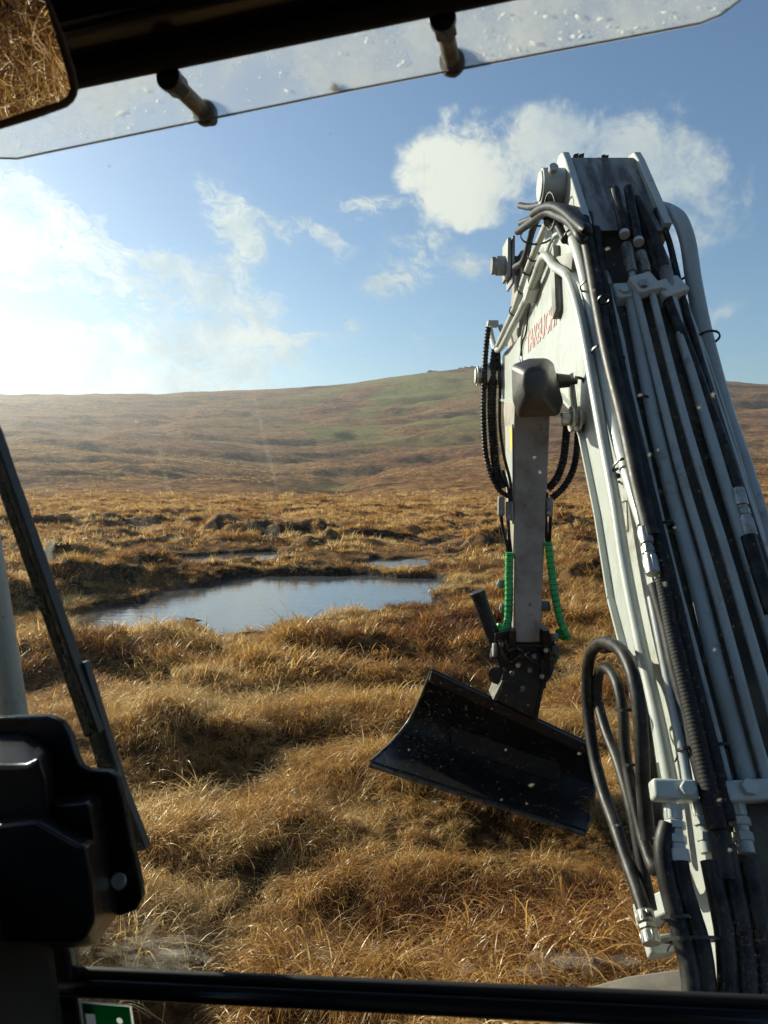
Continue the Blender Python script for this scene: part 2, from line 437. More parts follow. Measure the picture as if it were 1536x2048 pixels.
def seg_dist(x, y, P, closed):
    d = np.full(x.shape, 1e9); n = len(P)
    for i in range(n if closed else n - 1):
        a, bb = P[i], P[(i + 1) % n]; e = bb - a; t = np.clip(((x - a[0]) * e[0] + (y - a[1]) * e[1]) / (e @ e), 0, 1)
        d = np.minimum(d, np.hypot(x - a[0] - t * e[0], y - a[1] - t * e[1]))
    return d
def inside(x, y, P):
    r = np.zeros(x.shape, bool); n = len(P)
    for i in range(n):
        a, bb = P[i], P[(i + 1) % n]
        c = ((a[1] > y) != (bb[1] > y)) & (x < (bb[0] - a[0]) * (y - a[1]) / (bb[1] - a[1] + 1e-12) + a[0]); r ^= c
    return r

# the far ground: heights of the moor by compass bearing and distance, set from where each slope stands in the view
COLS = np.array([-1600, -500, 0, 250, 500, 650, 850, 960, 1100, 1250, 1400, 1536, 2000, 3200]); AZS = np.arctan((COLS - 768) / F)
ROWS = np.array([0, 48, 75, 105, 150, 220, 320, 450, 620, 850, 1000])
SKYL = np.array([788, 785, 778, 778, 769, 759, 730, 714, 714, 724, 742, 754, 788, 820])
VT = {75: [985, 985, 988, 988, 991, 994, 986, 984, 982, 981, 981, 980, 980, 980],
      105: [972, 972, 979, 981, 986, 995, 990, 979, 974, 972, 970, 970, 972, 975],
      150: [955, 955, 960, 967, 976, 988, 980, 966, 960, 957, 957, 957, 960, 965],
      220: [930, 930, 934, 946, 957, 966, 958, 952, 948, 945, 944, 944, 950, 955],
      320: [895, 895, 898, 912, 928, 935, 926, 918, 916, 918, 920, 922, 930, 940],
      450: [862, 862, 863, 872, 888, 893, 882, 872, 872, 880, 888, 895, 905, 915],
      620: [826, 826, 824, 829, 832, 830, 810, 795, 796, 806, 820, 830, 850, 870]}
TB = np.zeros((len(ROWS), len(COLS)))
for i, D in enumerate(ROWS):
    if D in VT or D == 850:
        TB[i] = H + D * np.maximum(np.cos(AZS), .45) * (940 - np.array(VT.get(int(D), SKYL))) / F
TB[1] = 0; TB[-1] = TB[-2] * .93
_azf = np.linspace(AZS[0], AZS[-1], 161); _ldf = np.linspace(0, np.log(1150), 241)
_t1 = np.array([np.interp(_azf, AZS, r) for r in TB])
_t2 = np.array([np.interp(np.exp(_ldf), ROWS, _t1[:, j]) for j in range(161)])          # az x log distance
def blur(a, s, ax):
    k = np.exp(-np.arange(-3 * s, 3 * s + 1) ** 2 / (2 * s * s)); k /= k.sum()
    return np.apply_along_axis(lambda r: np.convolve(np.pad(r, 3 * s, mode='edge'), k, 'valid'), ax, a)
_t2 = blur(blur(_t2, 4, 0), 3, 1)
def far_h(x, y):
    D = np.hypot(x, y) + 1e-6; A = np.abs(np.arctan2(x, y)) * np.sign(x); A = np.clip(A, _azf[0], _azf[-1])
    fa = (A - _azf[0]) / (_azf[1] - _azf[0]); fd = np.clip((np.log(np.maximum(D, 1.0001))) / (_ldf[1]), 0, 239.999)
    i = np.minimum(fa.astype(int), 159); j = fd.astype(int); s, t = fa - i, fd - j
    return (_t2[i, j] * (1 - s) + _t2[i + 1, j] * s) * (1 - t) + (_t2[i, j + 1] * (1 - s) + _t2[i + 1, j + 1] * s) * t

def pool_sd(x, y):
    sd = np.full(x.shape, 50.0)
    near = (y > 9) & (y < 45) & (np.abs(x) < 30)
    if near.any():
        xs, ys = x[near], y[near]; w = fbm(xs * 1.3, ys * 1.3, 3) * .22; s = np.full(xs.shape, 50.0)
        for P in PW:
            d = seg_dist(xs, ys, P, True); s = np.minimum(s, np.where(inside(xs, ys, P), -d, d))
        sd[near] = s + w
    return sd

def terrain(x, y):
    """height, bare peat, greenness"""
    D = np.hypot(x, y); h = far_h(x, y)
    fade = 1 - sstep(30, 90, D)
    wx, wy = x + .8 * fbm(x * .35 + 31, y * .35, 2), y + .8 * fbm(x * .35, y * .35 + 77, 2)
    hum = .26 * gnoise(wx * .30 + 3.1, wy * .60 + 1.7) + .27 * gnoise(wx * .52, wy * 1.0 + 8) + .12 * gnoise(x * 1.2 + 5, y * 1.9) + .05 * fbm(x * 2.6, y * 2.6, 2)
    ph = y * .62 + .55 * gnoise(x * .33 + 2, y * .2 + 4) + .22 * gnoise(x * .9, y * .7) + .10 * x; ph = ph - np.floor(ph)
    saw = np.where(ph < .26, sstep(0, .26, ph), 1 - sstep(.20, 1.0, ph) * 1.0)
    hum = hum * .85 + .25 * (saw - .5) * sstep(-.55, .35, gnoise(x * .5 + 20, y * .5)) * (1 - sstep(11, 15, y))
    hum = hum * (1 - .6 * np.exp(-((x - .9) / .9) ** 2 - ((y - 4.9) / .8) ** 2)) - .10 * np.exp(-((x - .9) / .9) ** 2 - ((y - 4.9) / .8) ** 2)
    h = h + hum * (.35 + .65 * fade) * np.where(D > 40, .9, 1)
    sd = pool_sd(x, y)
    bog = sstep(9.5, 14, y) * (1 - sstep(40, 70, D)) * (1 - sstep(22, 34, np.abs(x)))
    rg = ridged(wx * .26, wy * .95, 4)
    pm = sstep(.15, .55, fbm(wx * .14 + 4, wy * .45 - 3, 3) + .15) * bog
    h = h + pm * (.10 * rg + .07 * ridged(x * 2.1, y * 2.6, 3) - .07)
    peat = pm * sstep(-.1, .7, rg * .6 + .25)
    for P, a, w in RW:
        x0, x1, y0, y1 = P[:, 0].min() - 5 * w, P[:, 0].max() + 5 * w, P[:, 1].min() - 5 * w, P[:, 1].max() + 5 * w
        mk = (x > x0) & (x < x1) & (y > y0) & (y < y1)
        if not mk.any(): continue
        d = seg_dist(x[mk] + .5 * fbm(x[mk] * .8, y[mk] * .8, 3), y[mk] + .4 * fbm(x[mk] * .8 + 9, y[mk] * .8, 3), P, False)
        kb = 1 - sstep(w * .25, w * 1.0, d)
        h[mk] += 1.25 * a * kb * (.74 + .12 * ridged(x[mk] * .45, y[mk] * .9, 4) + .10 * ridged(x[mk] * 2.1, y[mk] * 3.1, 3))
        peat[mk] = np.maximum(peat[mk], (1 - sstep(w * .6, w * 1.5, d)) * (.55 + .6 * fbm(x[mk] * 1.1, y[mk] * 1.1, 3)))
    # shores and beds of the pools
    near = 1 - sstep(.2, 2.4, sd)
    h = h * (1 - .8 * near) - .12 * near
    peat = np.maximum(peat, (1 - sstep(.1, .9, sd)) * sstep(-.3, .5, fbm(x * .7, y * .7, 3) + .2))
    k = sstep(.30, -.30, sd); h = h * (1 - k) + (-.62) * k
    # far relief: gullies, benches, outcrops
    ff = sstep(60, 220, D)
    gul = ridged(x * .006 + 2, y * .010, 4)
    h = h + ff * (fbm(x * .011, y * .014, 5, .55) * 2.3 * (1 - .55 * sstep(650, 830, D)) + sstep(.65, 1.3, gul) * -3.2 * (1 - .7 * sstep(650, 830, D))) + sstep(30, 70, D) * (.22 * fbm(x * .09, y * .13, 4) + .12 * ridged(x * .16, y * .22, 3))
    stream = np.abs((x - (-10 + .12 * (y - 150))) - 14 * np.sin(y * .02) - 8 * fbm(x * .01, y * .02, 2))
    h = h - sstep(95, 140, y) * (1 - sstep(300, 420, y)) * 2.2 * np.exp(-(stream / 9) ** 2)
    A = np.arctan2(x, y)
    gr = np.exp(-((A - .02) / .16) ** 2) * sstep(380, 520, D) * (1 - sstep(800, 900, D) * .5)
    gr = np.maximum(gr, np.exp(-((A + .07) / .07) ** 2) * np.exp(-((D - 500) / 90) ** 2) * .9)
    gr = np.maximum(gr, .8 * np.exp(-((A + .36) / .12) ** 2) * np.exp(-((D - 330) / 25) ** 2))
    gr = np.maximum(gr, .7 * np.exp(-((A + .08) / .04) ** 2) * np.exp(-((D - 215) / 18) ** 2))
    green = gr * sstep(-.25, .35, fbm(x * .012 + 7, y * .012, 4) + .12)
    return h, np.clip(peat, 0, 1), np.clip(green, 0, 1)

def terrain_face(x, y):
    """terrain with the peat bare only where a bank is cut steeply, turf on its top"""
    h, p, g = terrain(x, y); e = .06 + .004 * np.hypot(x, y)
    sl = (terrain(x, y + e)[0] - h) / e; sx = (terrain(x + e, y)[0] - h) / e
    return h, p * np.clip(sstep(.04, .28, sl) + .15 * sstep(.4, .8, np.abs(sx)) + .18 * sstep(.6, 1, p), 0, 1), g

dense = np.linspace(R(-44), R(44), 441); rest = np.linspace(R(44), R(316), 90)[1:-1]
ang = np.concatenate([dense, rest]); NA = len(ang); NR = 820
rad = .9 * np.exp(np.linspace(0, math.log(1080 / .9), NR))
AA, RR = np.meshgrid(ang, rad); gx, gy = (RR * np.sin(AA)).ravel(), (RR * np.cos(AA)).ravel()
gh, gp, gg = terrain_face(gx, gy)
co = np.stack([gx, gy, gh], 1); co = np.vstack([co, [[0, 0, gh[:NA].mean()]]])
ii, jj = np.meshgrid(np.arange(NR - 1), np.arange(NA), indexing='ij'); j2 = (jj + 1) % NA
quads = np.stack([ii * NA + jj, ii * NA + j2, (ii + 1) * NA + j2, (ii + 1) * NA + jj], -1).reshape(-1, 4)[:, ::-1]
tris = np.stack([np.full(NA, NR * NA), (np.arange(NA) + 1) % NA, np.arange(NA)], 1)
me = bpy.data.meshes.new('ground'); me.vertices.add(len(co)); me.vertices.foreach_set('co', co.ravel())
me.loops.add(quads.size + tris.size); me.loops.foreach_set('vertex_index', np.concatenate([quads.ravel(), tris.ravel()]))
npol = len(quads) + len(tris); me.polygons.add(npol)
me.polygons.foreach_set('loop_start', np.concatenate([np.arange(len(quads)) * 4, quads.size + np.arange(len(tris)) * 3]))
me.polygons.foreach_set('use_smooth', np.ones(npol, bool)); me.update(); me.validate()
for nm, val in (('peat', gp), ('green', gg)):
    a = me.attributes.new(nm, 'FLOAT', 'POINT'); a.data.foreach_set('value', np.append(val, 0).astype(np.float32))

gm = bpy.data.materials.new('moorland'); gm.use_nodes = True; nt = gm.node_tree; bsdf = nt.nodes['Principled BSDF']
geo = nnode(nt, 'ShaderNodeNewGeometry'); pos = geo.outputs['Position']
def attr(nt, name, kind='GEOMETRY'):
    n = nnode(nt, 'ShaderNodeAttribute', attribute_name=name, attribute_type=kind); return NV(nt, n.outputs['Fac'])
peat, green = attr(nt, 'peat'), attr(nt, 'green')
sp = nnode(nt, 'ShaderNodeSeparateXYZ'); nt.links.new(pos, sp.inputs[0])
px_, py_ = NV(nt, sp.outputs[0]), NV(nt, sp.outputs[1])
dist = (px_ * px_ + py_ * py_).pw(.5)
far = dist.step(25, 120)
n_big = noise(nt, scaled(nt, pos, (.010, .018, .02)), 1, 6, .62)
n_mid = noise(nt, scaled(nt, pos, (.06, .12, .1)), 1, 7, .7)
n_small = noise(nt, scaled(nt, pos, (.9, 1.3, 1.3)), 1, 7, .72)
n_fine = noise(nt, scaled(nt, pos, (9, 12, 12)), 1, 4, .7)
n_gran = noise(nt, scaled(nt, pos, (.32, .42, .5)), 1, 5, .8)
tone = (n_mid * .55 + n_small * .45)
c1 = mixcol(nt, n_big.step(.38, .62), (0.37, 0.180, 0.068), (0.27, 0.100, 0.040))
c1 = mixcol(nt, tone.step(.42, .66), c1, (0.33, 0.215, 0.095))
c1 = mixcol(nt, tone.step(.50, .36), c1, (0.055, 0.032, 0.018))
c1 = mixcol(nt, noise(nt, scaled(nt, pos, (.02, .05, .05)), 1, 8, .75).step(.50, .40) * far * .75, c1, (0.06, 0.034, 0.020))
c1 = mixcol(nt, n_gran.step(.54, .38) * far * .7, c1, (0.05, 0.028, 0.015))
c1 = mixcol(nt, n_gran.step(.54, .68) * far * .65, c1, (0.46, 0.28, 0.115))
c1 = mixcol(nt, green * n_mid.step(.25, .5) * n_gran.step(.34, .48), c1, (0.20, 0.205, 0.058))
litter = mixcol(nt, n_fine.step(.35, .65), (0.045, 0.026, 0.013), (0.15, 0.088, 0.036))
c2 = mixcol(nt, dist.step(10, 45), litter, c1)
pcol = mixcol(nt, n_small.step(.4, .7), (0.016, 0.010, 0.006), (0.050, 0.030, 0.017))
pcol = mixcol(nt, n_fine.step(.52, .66), pcol, (0.16, 0.105, 0.050))
c3 = mixcol(nt, peat.step(.25, .65), c2, pcol)
nt.links.new(c3, bsdf.inputs['Base Color']); bsdf.inputs['Specular IOR Level'].default_value = .04
rr = peat * -.3 + .95; nt.links.new(rr.s, bsdf.inputs['Roughness'])
bp = nnode(nt, 'ShaderNodeBump'); bp.inputs['Strength'].default_value = .9; bp.inputs['Distance'].default_value = 1.0
hgt = n_gran * far * 3.0 + n_small * .16 + n_fine * .015 + n_mid * far * 3.0 + noise(nt, scaled(nt, pos, (.35, .55, .5)), 1, 5, .7) * far * .8
nt.links.new(hgt.s, bp.inputs['Height']); nt.links.new(bp.outputs[0], bsdf.inputs['Normal'])
me.materials.append(gm)
go = bpy.data.objects.new('ground', me); C.objects.link(go); go['kind'] = 'structure'

# water in the pools
wm = bpy.data.materials.new('bog_water'); wm.use_nodes = True; nt = wm.node_tree; b = nt.nodes['Principled BSDF']
b.inputs['Base Color'].default_value = (.07, .075, .08, 1); b.inputs['Roughness'].default_value = .03; b.inputs['IOR'].default_value = 3.4
geo = nnode(nt, 'ShaderNodeNewGeometry')
bp = nnode(nt, 'ShaderNodeBump'); bp.inputs['Strength'].default_value = .14; bp.inputs['Distance'].default_value = .03
nt.links.new((noise(nt, scaled(nt, geo.outputs['Position'], (1.2, 4.5, 1)), 1.6, 4, .55)).s, bp.inputs['Height']); nt.links.new(bp.outputs[0], b.inputs['Normal'])
for P in PW:
    c = P.mean(0); n = len(P); q = []
    area = sum(P[i][0] * P[(i + 1) % n][1] - P[(i + 1) % n][0] * P[i][1] for i in range(n)); sg = 1 if area > 0 else -1
    for i in range(n):
        e = P[(i + 1) % n] - P[i - 1]; e = e / np.linalg.norm(e); q.append((P[i][0] + sg * e[1] * .35, P[i][1] - sg * e[0] * .35, WL))
    w = MB(); w.add(q, [tuple(range(n))]); o = w.build('water', wm, None, smooth=0); o['kind'] = 'structure'
    bm = bmesh.new(); bm.from_mesh(o.data); bmesh.ops.triangulate(bm, faces=bm.faces); bm.to_mesh(o.data); bm.free()

# gritstone blocks on the summit
for k, (u, s) in enumerate([(860, 2.4), (869, 1.8), (921, 2.0), (932, 2.6), (945, 3.0), (955, 2.4), (964, 1.6)]):
    A = math.atan((u - 768) / F); d = 846 + 3 * (k % 3); x, y = d * math.sin(A), d * math.cos(A)
    z = float(terrain(np.array([x]), np.array([y]))[0][0])
    bm = bmesh.new(); bmesh.ops.create_icosphere(bm, subdivisions=2, radius=1)
    for v in bm.verts:
        v.co = Vector((round(v.co.x * 1.6) / 1.6 * .5 + v.co.x * .5, v.co.y, v.co.z)) * (1 + .25 * random.uniform(-1, 1)); v.co = Vector((v.co.x * 1.5 * s, v.co.y * s, v.co.z * .75 * s))
    rme = bpy.data.meshes.new('rock'); bm.to_mesh(rme); bm.free(); rme.materials.append(M['rock'])
    o = bpy.data.objects.new('rock', rme); C.objects.link(o); o.location = (x, y, z + .3 * s)
    o['label'] = 'small dark rock on the hilltop skyline, ' + ('leftmost of seven', 'second from left', 'third from left', 'middle of seven', 'third from right', 'second from right', 'rightmost of seven')[k]; o['category'] = 'rock'; o['group'] = 'rocks on the hilltop'

# ------------------------------------------------------------------ grass
def grass_mat(name, cols, transl=.5):
    m = bpy.data.materials.new(name); m.use_nodes = True; nt = m.node_tree; nt.nodes.clear()
    tint = attr(nt, 'tint', 'INSTANCER'); bl = attr(nt, 'blade')
    inst = nnode(nt, 'ShaderNodeObjectInfo'); rnd = NV(nt, inst.outputs['Random'])
    k = tint + (bl - .5) * .5 + (rnd - .5) * .25
    ramp = nnode(nt, 'ShaderNodeValToRGB'); nt.links.new(k.s, ramp.inputs[0]); el_ = ramp.color_ramp.elements
    while len(el_) < len(cols): el_.new(.5)
    for e, (p, c) in zip(el_, cols): e.position = p; e.color = (*c, 1)
    d = nnode(nt, 'ShaderNodeBsdfDiffuse'); t = nnode(nt, 'ShaderNodeBsdfTranslucent'); g = nnode(nt, 'ShaderNodeBsdfGlossy'); g.inputs['Roughness'].default_value = .38
    g.inputs['Color'].default_value = (.9, .88, .8, 1)
    nt.links.new(ramp.outputs[0], d.inputs[0]); nt.links.new(ramp.outputs[0], t.inputs[0])
    mx = nnode(nt, 'ShaderNodeMixShader'); mx.inputs[0].default_value = transl; nt.links.new(d.outputs[0], mx.inputs[1]); nt.links.new(t.outputs[0], mx.inputs[2])
    m2 = nnode(nt, 'ShaderNodeMixShader'); m2.inputs[0].default_value = .038; nt.links.new(mx.outputs[0], m2.inputs[1]); nt.links.new(g.outputs[0], m2.inputs[2])
    o = nnode(nt, 'ShaderNodeOutputMaterial'); nt.links.new(m2.outputs[0], o.inputs[0]); return m
STRAW = [(0.0, (.075, .024, .009)), (.26, (.21, .078, .020)), (.50, (.42, .22, .060)), (.72, (.58, .35, .100)), (1.0, (.70, .52, .25))]
M['grass'] = grass_mat('dry_grass', STRAW)

def tuft(name, blades, segs, w, lmin, lmax, spread, seed, lean=.5, bend=(70, 150)):
    r = np.random.default_rng(seed); V, Fc, T = [], [], []
    for _ in range(blades):
        a = r.normal(0, 1.0) if r.random() < .6 else r.uniform(0, 2 * np.pi)
        rr_ = spread * math.sqrt(r.random()); ra = r.uniform(0, 2 * np.pi); p = np.array([rr_ * math.cos(ra), rr_ * math.sin(ra), -.03])
        th = math.radians(r.uniform(4, 58)) + lean * .3; tot = math.radians(r.uniform(*bend)); L = r.uniform(lmin, lmax); sw = r.normal(0, .35)
        side0 = r.uniform(-.6, .6); tone = r.random(); k0 = len(V); ds = L / segs
        for s in range(segs + 1):
            f = s / segs; wd = w * (1 - f ** 1.7) * .5 * (.7 + .6 * tone) + w * .06
            aa = a + sw * f; d = np.array([math.sin(th) * math.cos(aa), math.sin(th) * math.sin(aa), math.cos(th)])
            sd_ = np.array([-math.sin(aa + side0), math.cos(aa + side0), .25 * math.sin(side0 * 9)])
            V += [p - sd_ * wd, p + sd_ * wd]; T += [tone, tone]
            p = p + d * ds; th += tot / segs * (.5 + 1.0 * f)
            if p[2] < .02: p[2] = .02 + .01 * tone
        for s in range(segs): i = k0 + 2 * s; Fc.append((i, i + 1, i + 3, i + 2))
    me = bpy.data.meshes.new(name); me.from_pydata([tuple(v) for v in V], [], Fc); me.polygons.foreach_set('use_smooth', [True] * len(Fc))
    at = me.attributes.new('blade', 'FLOAT', 'POINT'); at.data.foreach_set('value', np.array(T, np.float32))
    me.materials.append(M['grass']); return bpy.data.objects.new(name, me)

def protos(nm, n, *a, **k):
    c = bpy.data.collections.new(nm)
    for i in range(n): c.objects.link(tuft('grass_tuft', *a, seed=i * 13 + len(nm) * 101, **k))
    return c

def scatter(name, x, y, z, rz, tilt, scl, tint, coll, n, label):
    me = bpy.data.meshes.new(name); N = len(x); me.vertices.add(N); me.vertices.foreach_set('co', np.stack([x, y, z], 1).ravel())
    def at(nm, ty, v, key='value'):
        a = me.attributes.new(nm, ty, 'POINT'); a.data.foreach_set(key, np.ascontiguousarray(v).ravel())
    at('rot', 'FLOAT_VECTOR', np.stack([tilt[0], tilt[1], rz], 1).astype(np.float32), 'vector'); at('scl', 'FLOAT', scl.astype(np.float32))
    at('tint', 'FLOAT', tint.astype(np.float32)); at('idx', 'INT', rng.integers(0, n, N).astype(np.int32))
    me.materials.append(M['grass'])
    o = bpy.data.objects.new(name, me); C.objects.link(o); o['kind'] = 'stuff'; o['label'] = label; o['category'] = 'grass'
    ng = bpy.data.node_groups.new('grow_grass', 'GeometryNodeTree')
    ng.interface.new_socket('Geometry', in_out='INPUT', socket_type='NodeSocketGeometry'); ng.interface.new_socket('Geometry', in_out='OUTPUT', socket_type='NodeSocketGeometry')
    gi, gout = ng.nodes.new('NodeGroupInput'), ng.nodes.new('NodeGroupOutput')
    iop = ng.nodes.new('GeometryNodeInstanceOnPoints'); ci = ng.nodes.new('GeometryNodeCollectionInfo'); ci.inputs['Collection'].default_value = coll
    ci.inputs['Separate Children'].default_value = True; ci.inputs['Reset Children'].default_value = True
    def na(nm, ty): q = ng.nodes.new('GeometryNodeInputNamedAttribute'); q.data_type = ty; q.inputs['Name'].default_value = nm; return q.outputs['Attribute']
    e2r = ng.nodes.new('FunctionNodeEulerToRotation'); L = ng.links.new
    L(gi.outputs[0], iop.inputs['Points']); L(ci.outputs[0], iop.inputs['Instance']); iop.inputs['Pick Instance'].default_value = True
    L(na('idx', 'INT'), iop.inputs['Instance Index']); L(na('rot', 'FLOAT_VECTOR'), e2r.inputs[0]); L(e2r.outputs[0], iop.inputs['Rotation']); L(na('scl', 'FLOAT'), iop.inputs['Scale'])
    L(iop.outputs[0], gout.inputs[0])
    md = o.modifiers.new('grow_grass', 'NODES'); md.node_group = ng; return o

def field(n, y0, y1, half, off):
    y = np.sqrt(rng.uniform(y0 ** 2, y1 ** 2, n)); x = rng.uniform(-1, 1, n) * (half * y + off); return x, y

def tint_at(x, y):
    t = .63 + .52 * fbm(x * .33 + 40, y * .6 + 5, 3) + .16 * fbm(x * 1.4, y * 1.4, 2)
    # rusty stand in front of the pool and under the boom
    rust = np.exp(-((x - .1) / 1.6) ** 2 - ((y - 10.5) / 1.0) ** 2) * .30 + np.exp(-((x - 1.0) / 1.1) ** 2 - ((y - 4.0) / 1.0) ** 2) * .38
    straw = np.exp(-((x + 1.4) / 1.3) ** 2 - ((y - 5.6) / 1.6) ** 2) * .12
    return np.clip(t - rust + straw, 0.05, .95)

def grow(name, n, y0, y1, half, off, coll, nk, s0, s1, label, keep=None, tilt=.16):
    x, y = field(n, y0, y1, half, off); h, pt, _ = terrain_face(x, y); sd = pool_sd(x, y)
    k = (rng.random(len(x)) > pt * 1.25 - .12) & (sd > .12 + .05 * np.clip(y - 17, 0, 20)) & (h > WL + .05)
    if keep is not None: k &= keep(x, y)
    x, y, h, sd = x[k], y[k], h[k], sd[k]
    flow = 2.2 * fbm(x * .28 + 3, y * .4 + 60, 2) * math.pi + rng.normal(0, .9, len(x))
    lush = np.clip(.80 + .5 * fbm(x * .6 + 12, y * .9, 2), .42, 1.25) * np.where(sd < 1.2, .66, 1) * (1 - .55 * np.exp(-((x - .85) / 1.0) ** 4 - ((y - 4.75) / .75) ** 4))
    return scatter(name, x, y, h, flow, (rng.normal(0, tilt, len(x)), rng.normal(0, tilt, len(x))), rng.uniform(s0, s1, len(x)) * lush, tint_at(x, y), coll, nk, label)

near_c = protos('tufts_close', 10, 85, 8, .0056, .18, .50, .14, bend=(110, 235))
mid_c = protos('tufts_middle', 7, 48, 5, .010, .22, .50, .17, bend=(80, 190))
far_c = protos('tufts_distant', 6, 30, 3, .022, .20, .45, .24)
rim_c = protos('tufts_beyond', 5, 26, 3, .05, .30, .65, .55)
grow('grass', 5600, 2.3, 8.6, .60, 1.2, near_c, 10, .65, 1.15, 'long dry straw coloured grass in arching tufts in front of the cab')
grow('grass', 8200, 8.2, 19, .60, 1.5, mid_c, 7, .65, 1.15, 'matted tawny and rust red grass round the bog pool')
grow('grass', 21000, 18, 58, .60, 2, far_c, 6, .6, 1.15, 'rough brown grass and sedge across the cut peat bog')
grow('grass', 30000, 55, 330, .60, 4, rim_c, 5, .45, .95, 'low brown moor grass at the foot of the hill')
n = 420; x, y = rng.uniform(-4.2, -.9, n), rng.uniform(-.4, 2.6, n); h, _, _ = terrain(x, y)
scatter('grass', x, y, h, rng.uniform(0, 6.28, n), (rng.normal(0, .2, n), rng.normal(0, .2, n)), rng.uniform(.7, 1.2, n), tint_at(x, y) - .22, near_c, 10, 'long dry grass beside the cab, seen in the mirror')

# ------------------------------------------------------------------ haze
hz = bpy.data.materials.new('moor_haze'); hz.use_nodes = True; nt = hz.node_tree; nt.nodes.clear()
pv = nnode(nt, 'ShaderNodeVolumePrincipled'); pv.inputs['Density'].default_value = .00030; pv.inputs['Anisotropy'].default_value = .72
pv.inputs['Color'].default_value = (.93, .95, 1.0, 1)
ho = nnode(nt, 'ShaderNodeOutputMaterial'); nt.links.new(pv.outputs[0], ho.inputs['Volume'])
zt, zb = float(gh.max()) + 6, float(gh.min()) - 1.2
MBh = MB().box((0, 0, (zt + zb) / 2), (1100, 0, 0), (0, 1100, 0), (0, 0, (zt - zb) / 2))
o = MBh.build('haze', hz, None, smooth=0); o['kind'] = 'stuff'

# ------------------------------------------------------------------ the excavator
EX = root('excavator', (.4, -.4, 0), 'grey white excavator seen from its own cab, boom raised right of the windscreen', 'excavator')
W_, P_ = M['white'], M['pipe']
XL, XR = .77, 1.13
def yz(l, x=0.0): return [(x, y, H + z) for y, z in l]

# boom: two side plates, top and bottom plates
under = [(1.45, -1.72), (1.876, -1.23), (2.05, -1.01), (2.227, -.78), (2.42, -.566), (2.565, -.433), (2.743, -.16), (2.98, .13), (3.12, .24), (3.35, .32), (3.7, .35), (4.4, .38), (5.05, .45)]
over = [(5.28, .56), (5.24, .70), (5.0, .755), (4.36, .76), (4.06, .91), (3.80, 1.02), (3.66, 1.075), (3.5, 1.085), (3.36, 1.03), (3.15, .90), (2.84, .565), (2.23, -.25), (1.88, -.70), (1.25, -1.52)]
boom = MB().prism(yz(under + over, XL), (XR - XL, 0, 0)).build('boom', W_, EX, bevel=.008)
# thin flange standing proud along the underside
fl = MB()
for a, bb in zip(under[:-1], under[1:]):
    pa, pb = Vector((XL - .022, a[0], H + a[1])), Vector((XL - .022, bb[0], H + bb[1])); d = (pb - pa).normalized(); nn = Vector((0, -d.z, d.y))
    fl.prism([pa - d * .002, pb + d * .002, pb + d * .002 - nn * .014 * -1, pa - d * .002 + nn * .014], (XR - XL + .044, 0, 0))
fl.build('bottom_flange', W_, boom)
TD = Vector((0, .603, .798)); TN = Vector((0, -.798, .603)); TP = Vector((0, 2.84, H + .565))
def PB(u, v, off=.03): return PP(u, v, TP + TN * off, TN)
# dark deck sheet: grime plus the shade between the pipes in its colour
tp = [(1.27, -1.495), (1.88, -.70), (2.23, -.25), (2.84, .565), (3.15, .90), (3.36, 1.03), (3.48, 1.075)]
MB().prism([(XL + .02, y - .002, H + z + .003) for y, z in tp] + [(XL + .02, y - .007, H + z + .008) for y, z in tp[::-1]], (XR - XL - .04, 0, 0)).build('top_plate', M['shaded_grime'], boom)

# knuckle: two ears, the plate between them and the pin boss
ear = [(3.22, .86), (3.06, .965), (3.12, 1.03), (3.40, 1.34), (3.46, 1.395), (3.53, 1.41), (3.60, 1.38), (3.76, 1.2), (3.9, .97), (3.5, .7)]
MB().prism(yz(ear, XL + .012), (.032, 0, 0)).build('knuckle_plate', W_, boom, bevel=.005)
MB().prism(yz(ear, XR - .034), (.032, 0, 0)).build('knuckle_plate', W_, boom, bevel=.005)
MB().prism(yz([(3.08, .94), (3.46, 1.37), (3.53, 1.375), (3.14, .93)], XL + .044), (XR - XL - .078, 0, 0)).build('cross_plate', M['steel'], boom)
clod = MB()
for k in range(16):
    x = random.choice([XL + .09, XL + .19, XL + .21]) + random.gauss(0, .015); s = random.uniform(.004, .011)
    clod.box((x, 3.49 + random.uniform(-.02, .02), H + 1.37 + s), (s, 0, .2 * s), (0, s, 0), (.1 * s, 0, s))
clod.build('mud_clod', M['shaded_grime'], boom)['kind'] = 'stuff'
pb = MB(); cyl(pb, (XL - .085, 3.44, H + 1.24), (XL + .012, 3.44, H + 1.24), .075, 28); cyl(pb, (XL - .092, 3.44, H + 1.24), (XL - .085, 3.44, H + 1.24), .064, 28)
boss = pb.build('pin_boss', W_, boom, bevel=.004)
bt = MB(); cyl(bt, (XL - .05, 3.36, H + 1.275), (XL - .05, 3.335, H + 1.285), .02, 14); bt.build('bolt', W_, boss, bevel=.002)
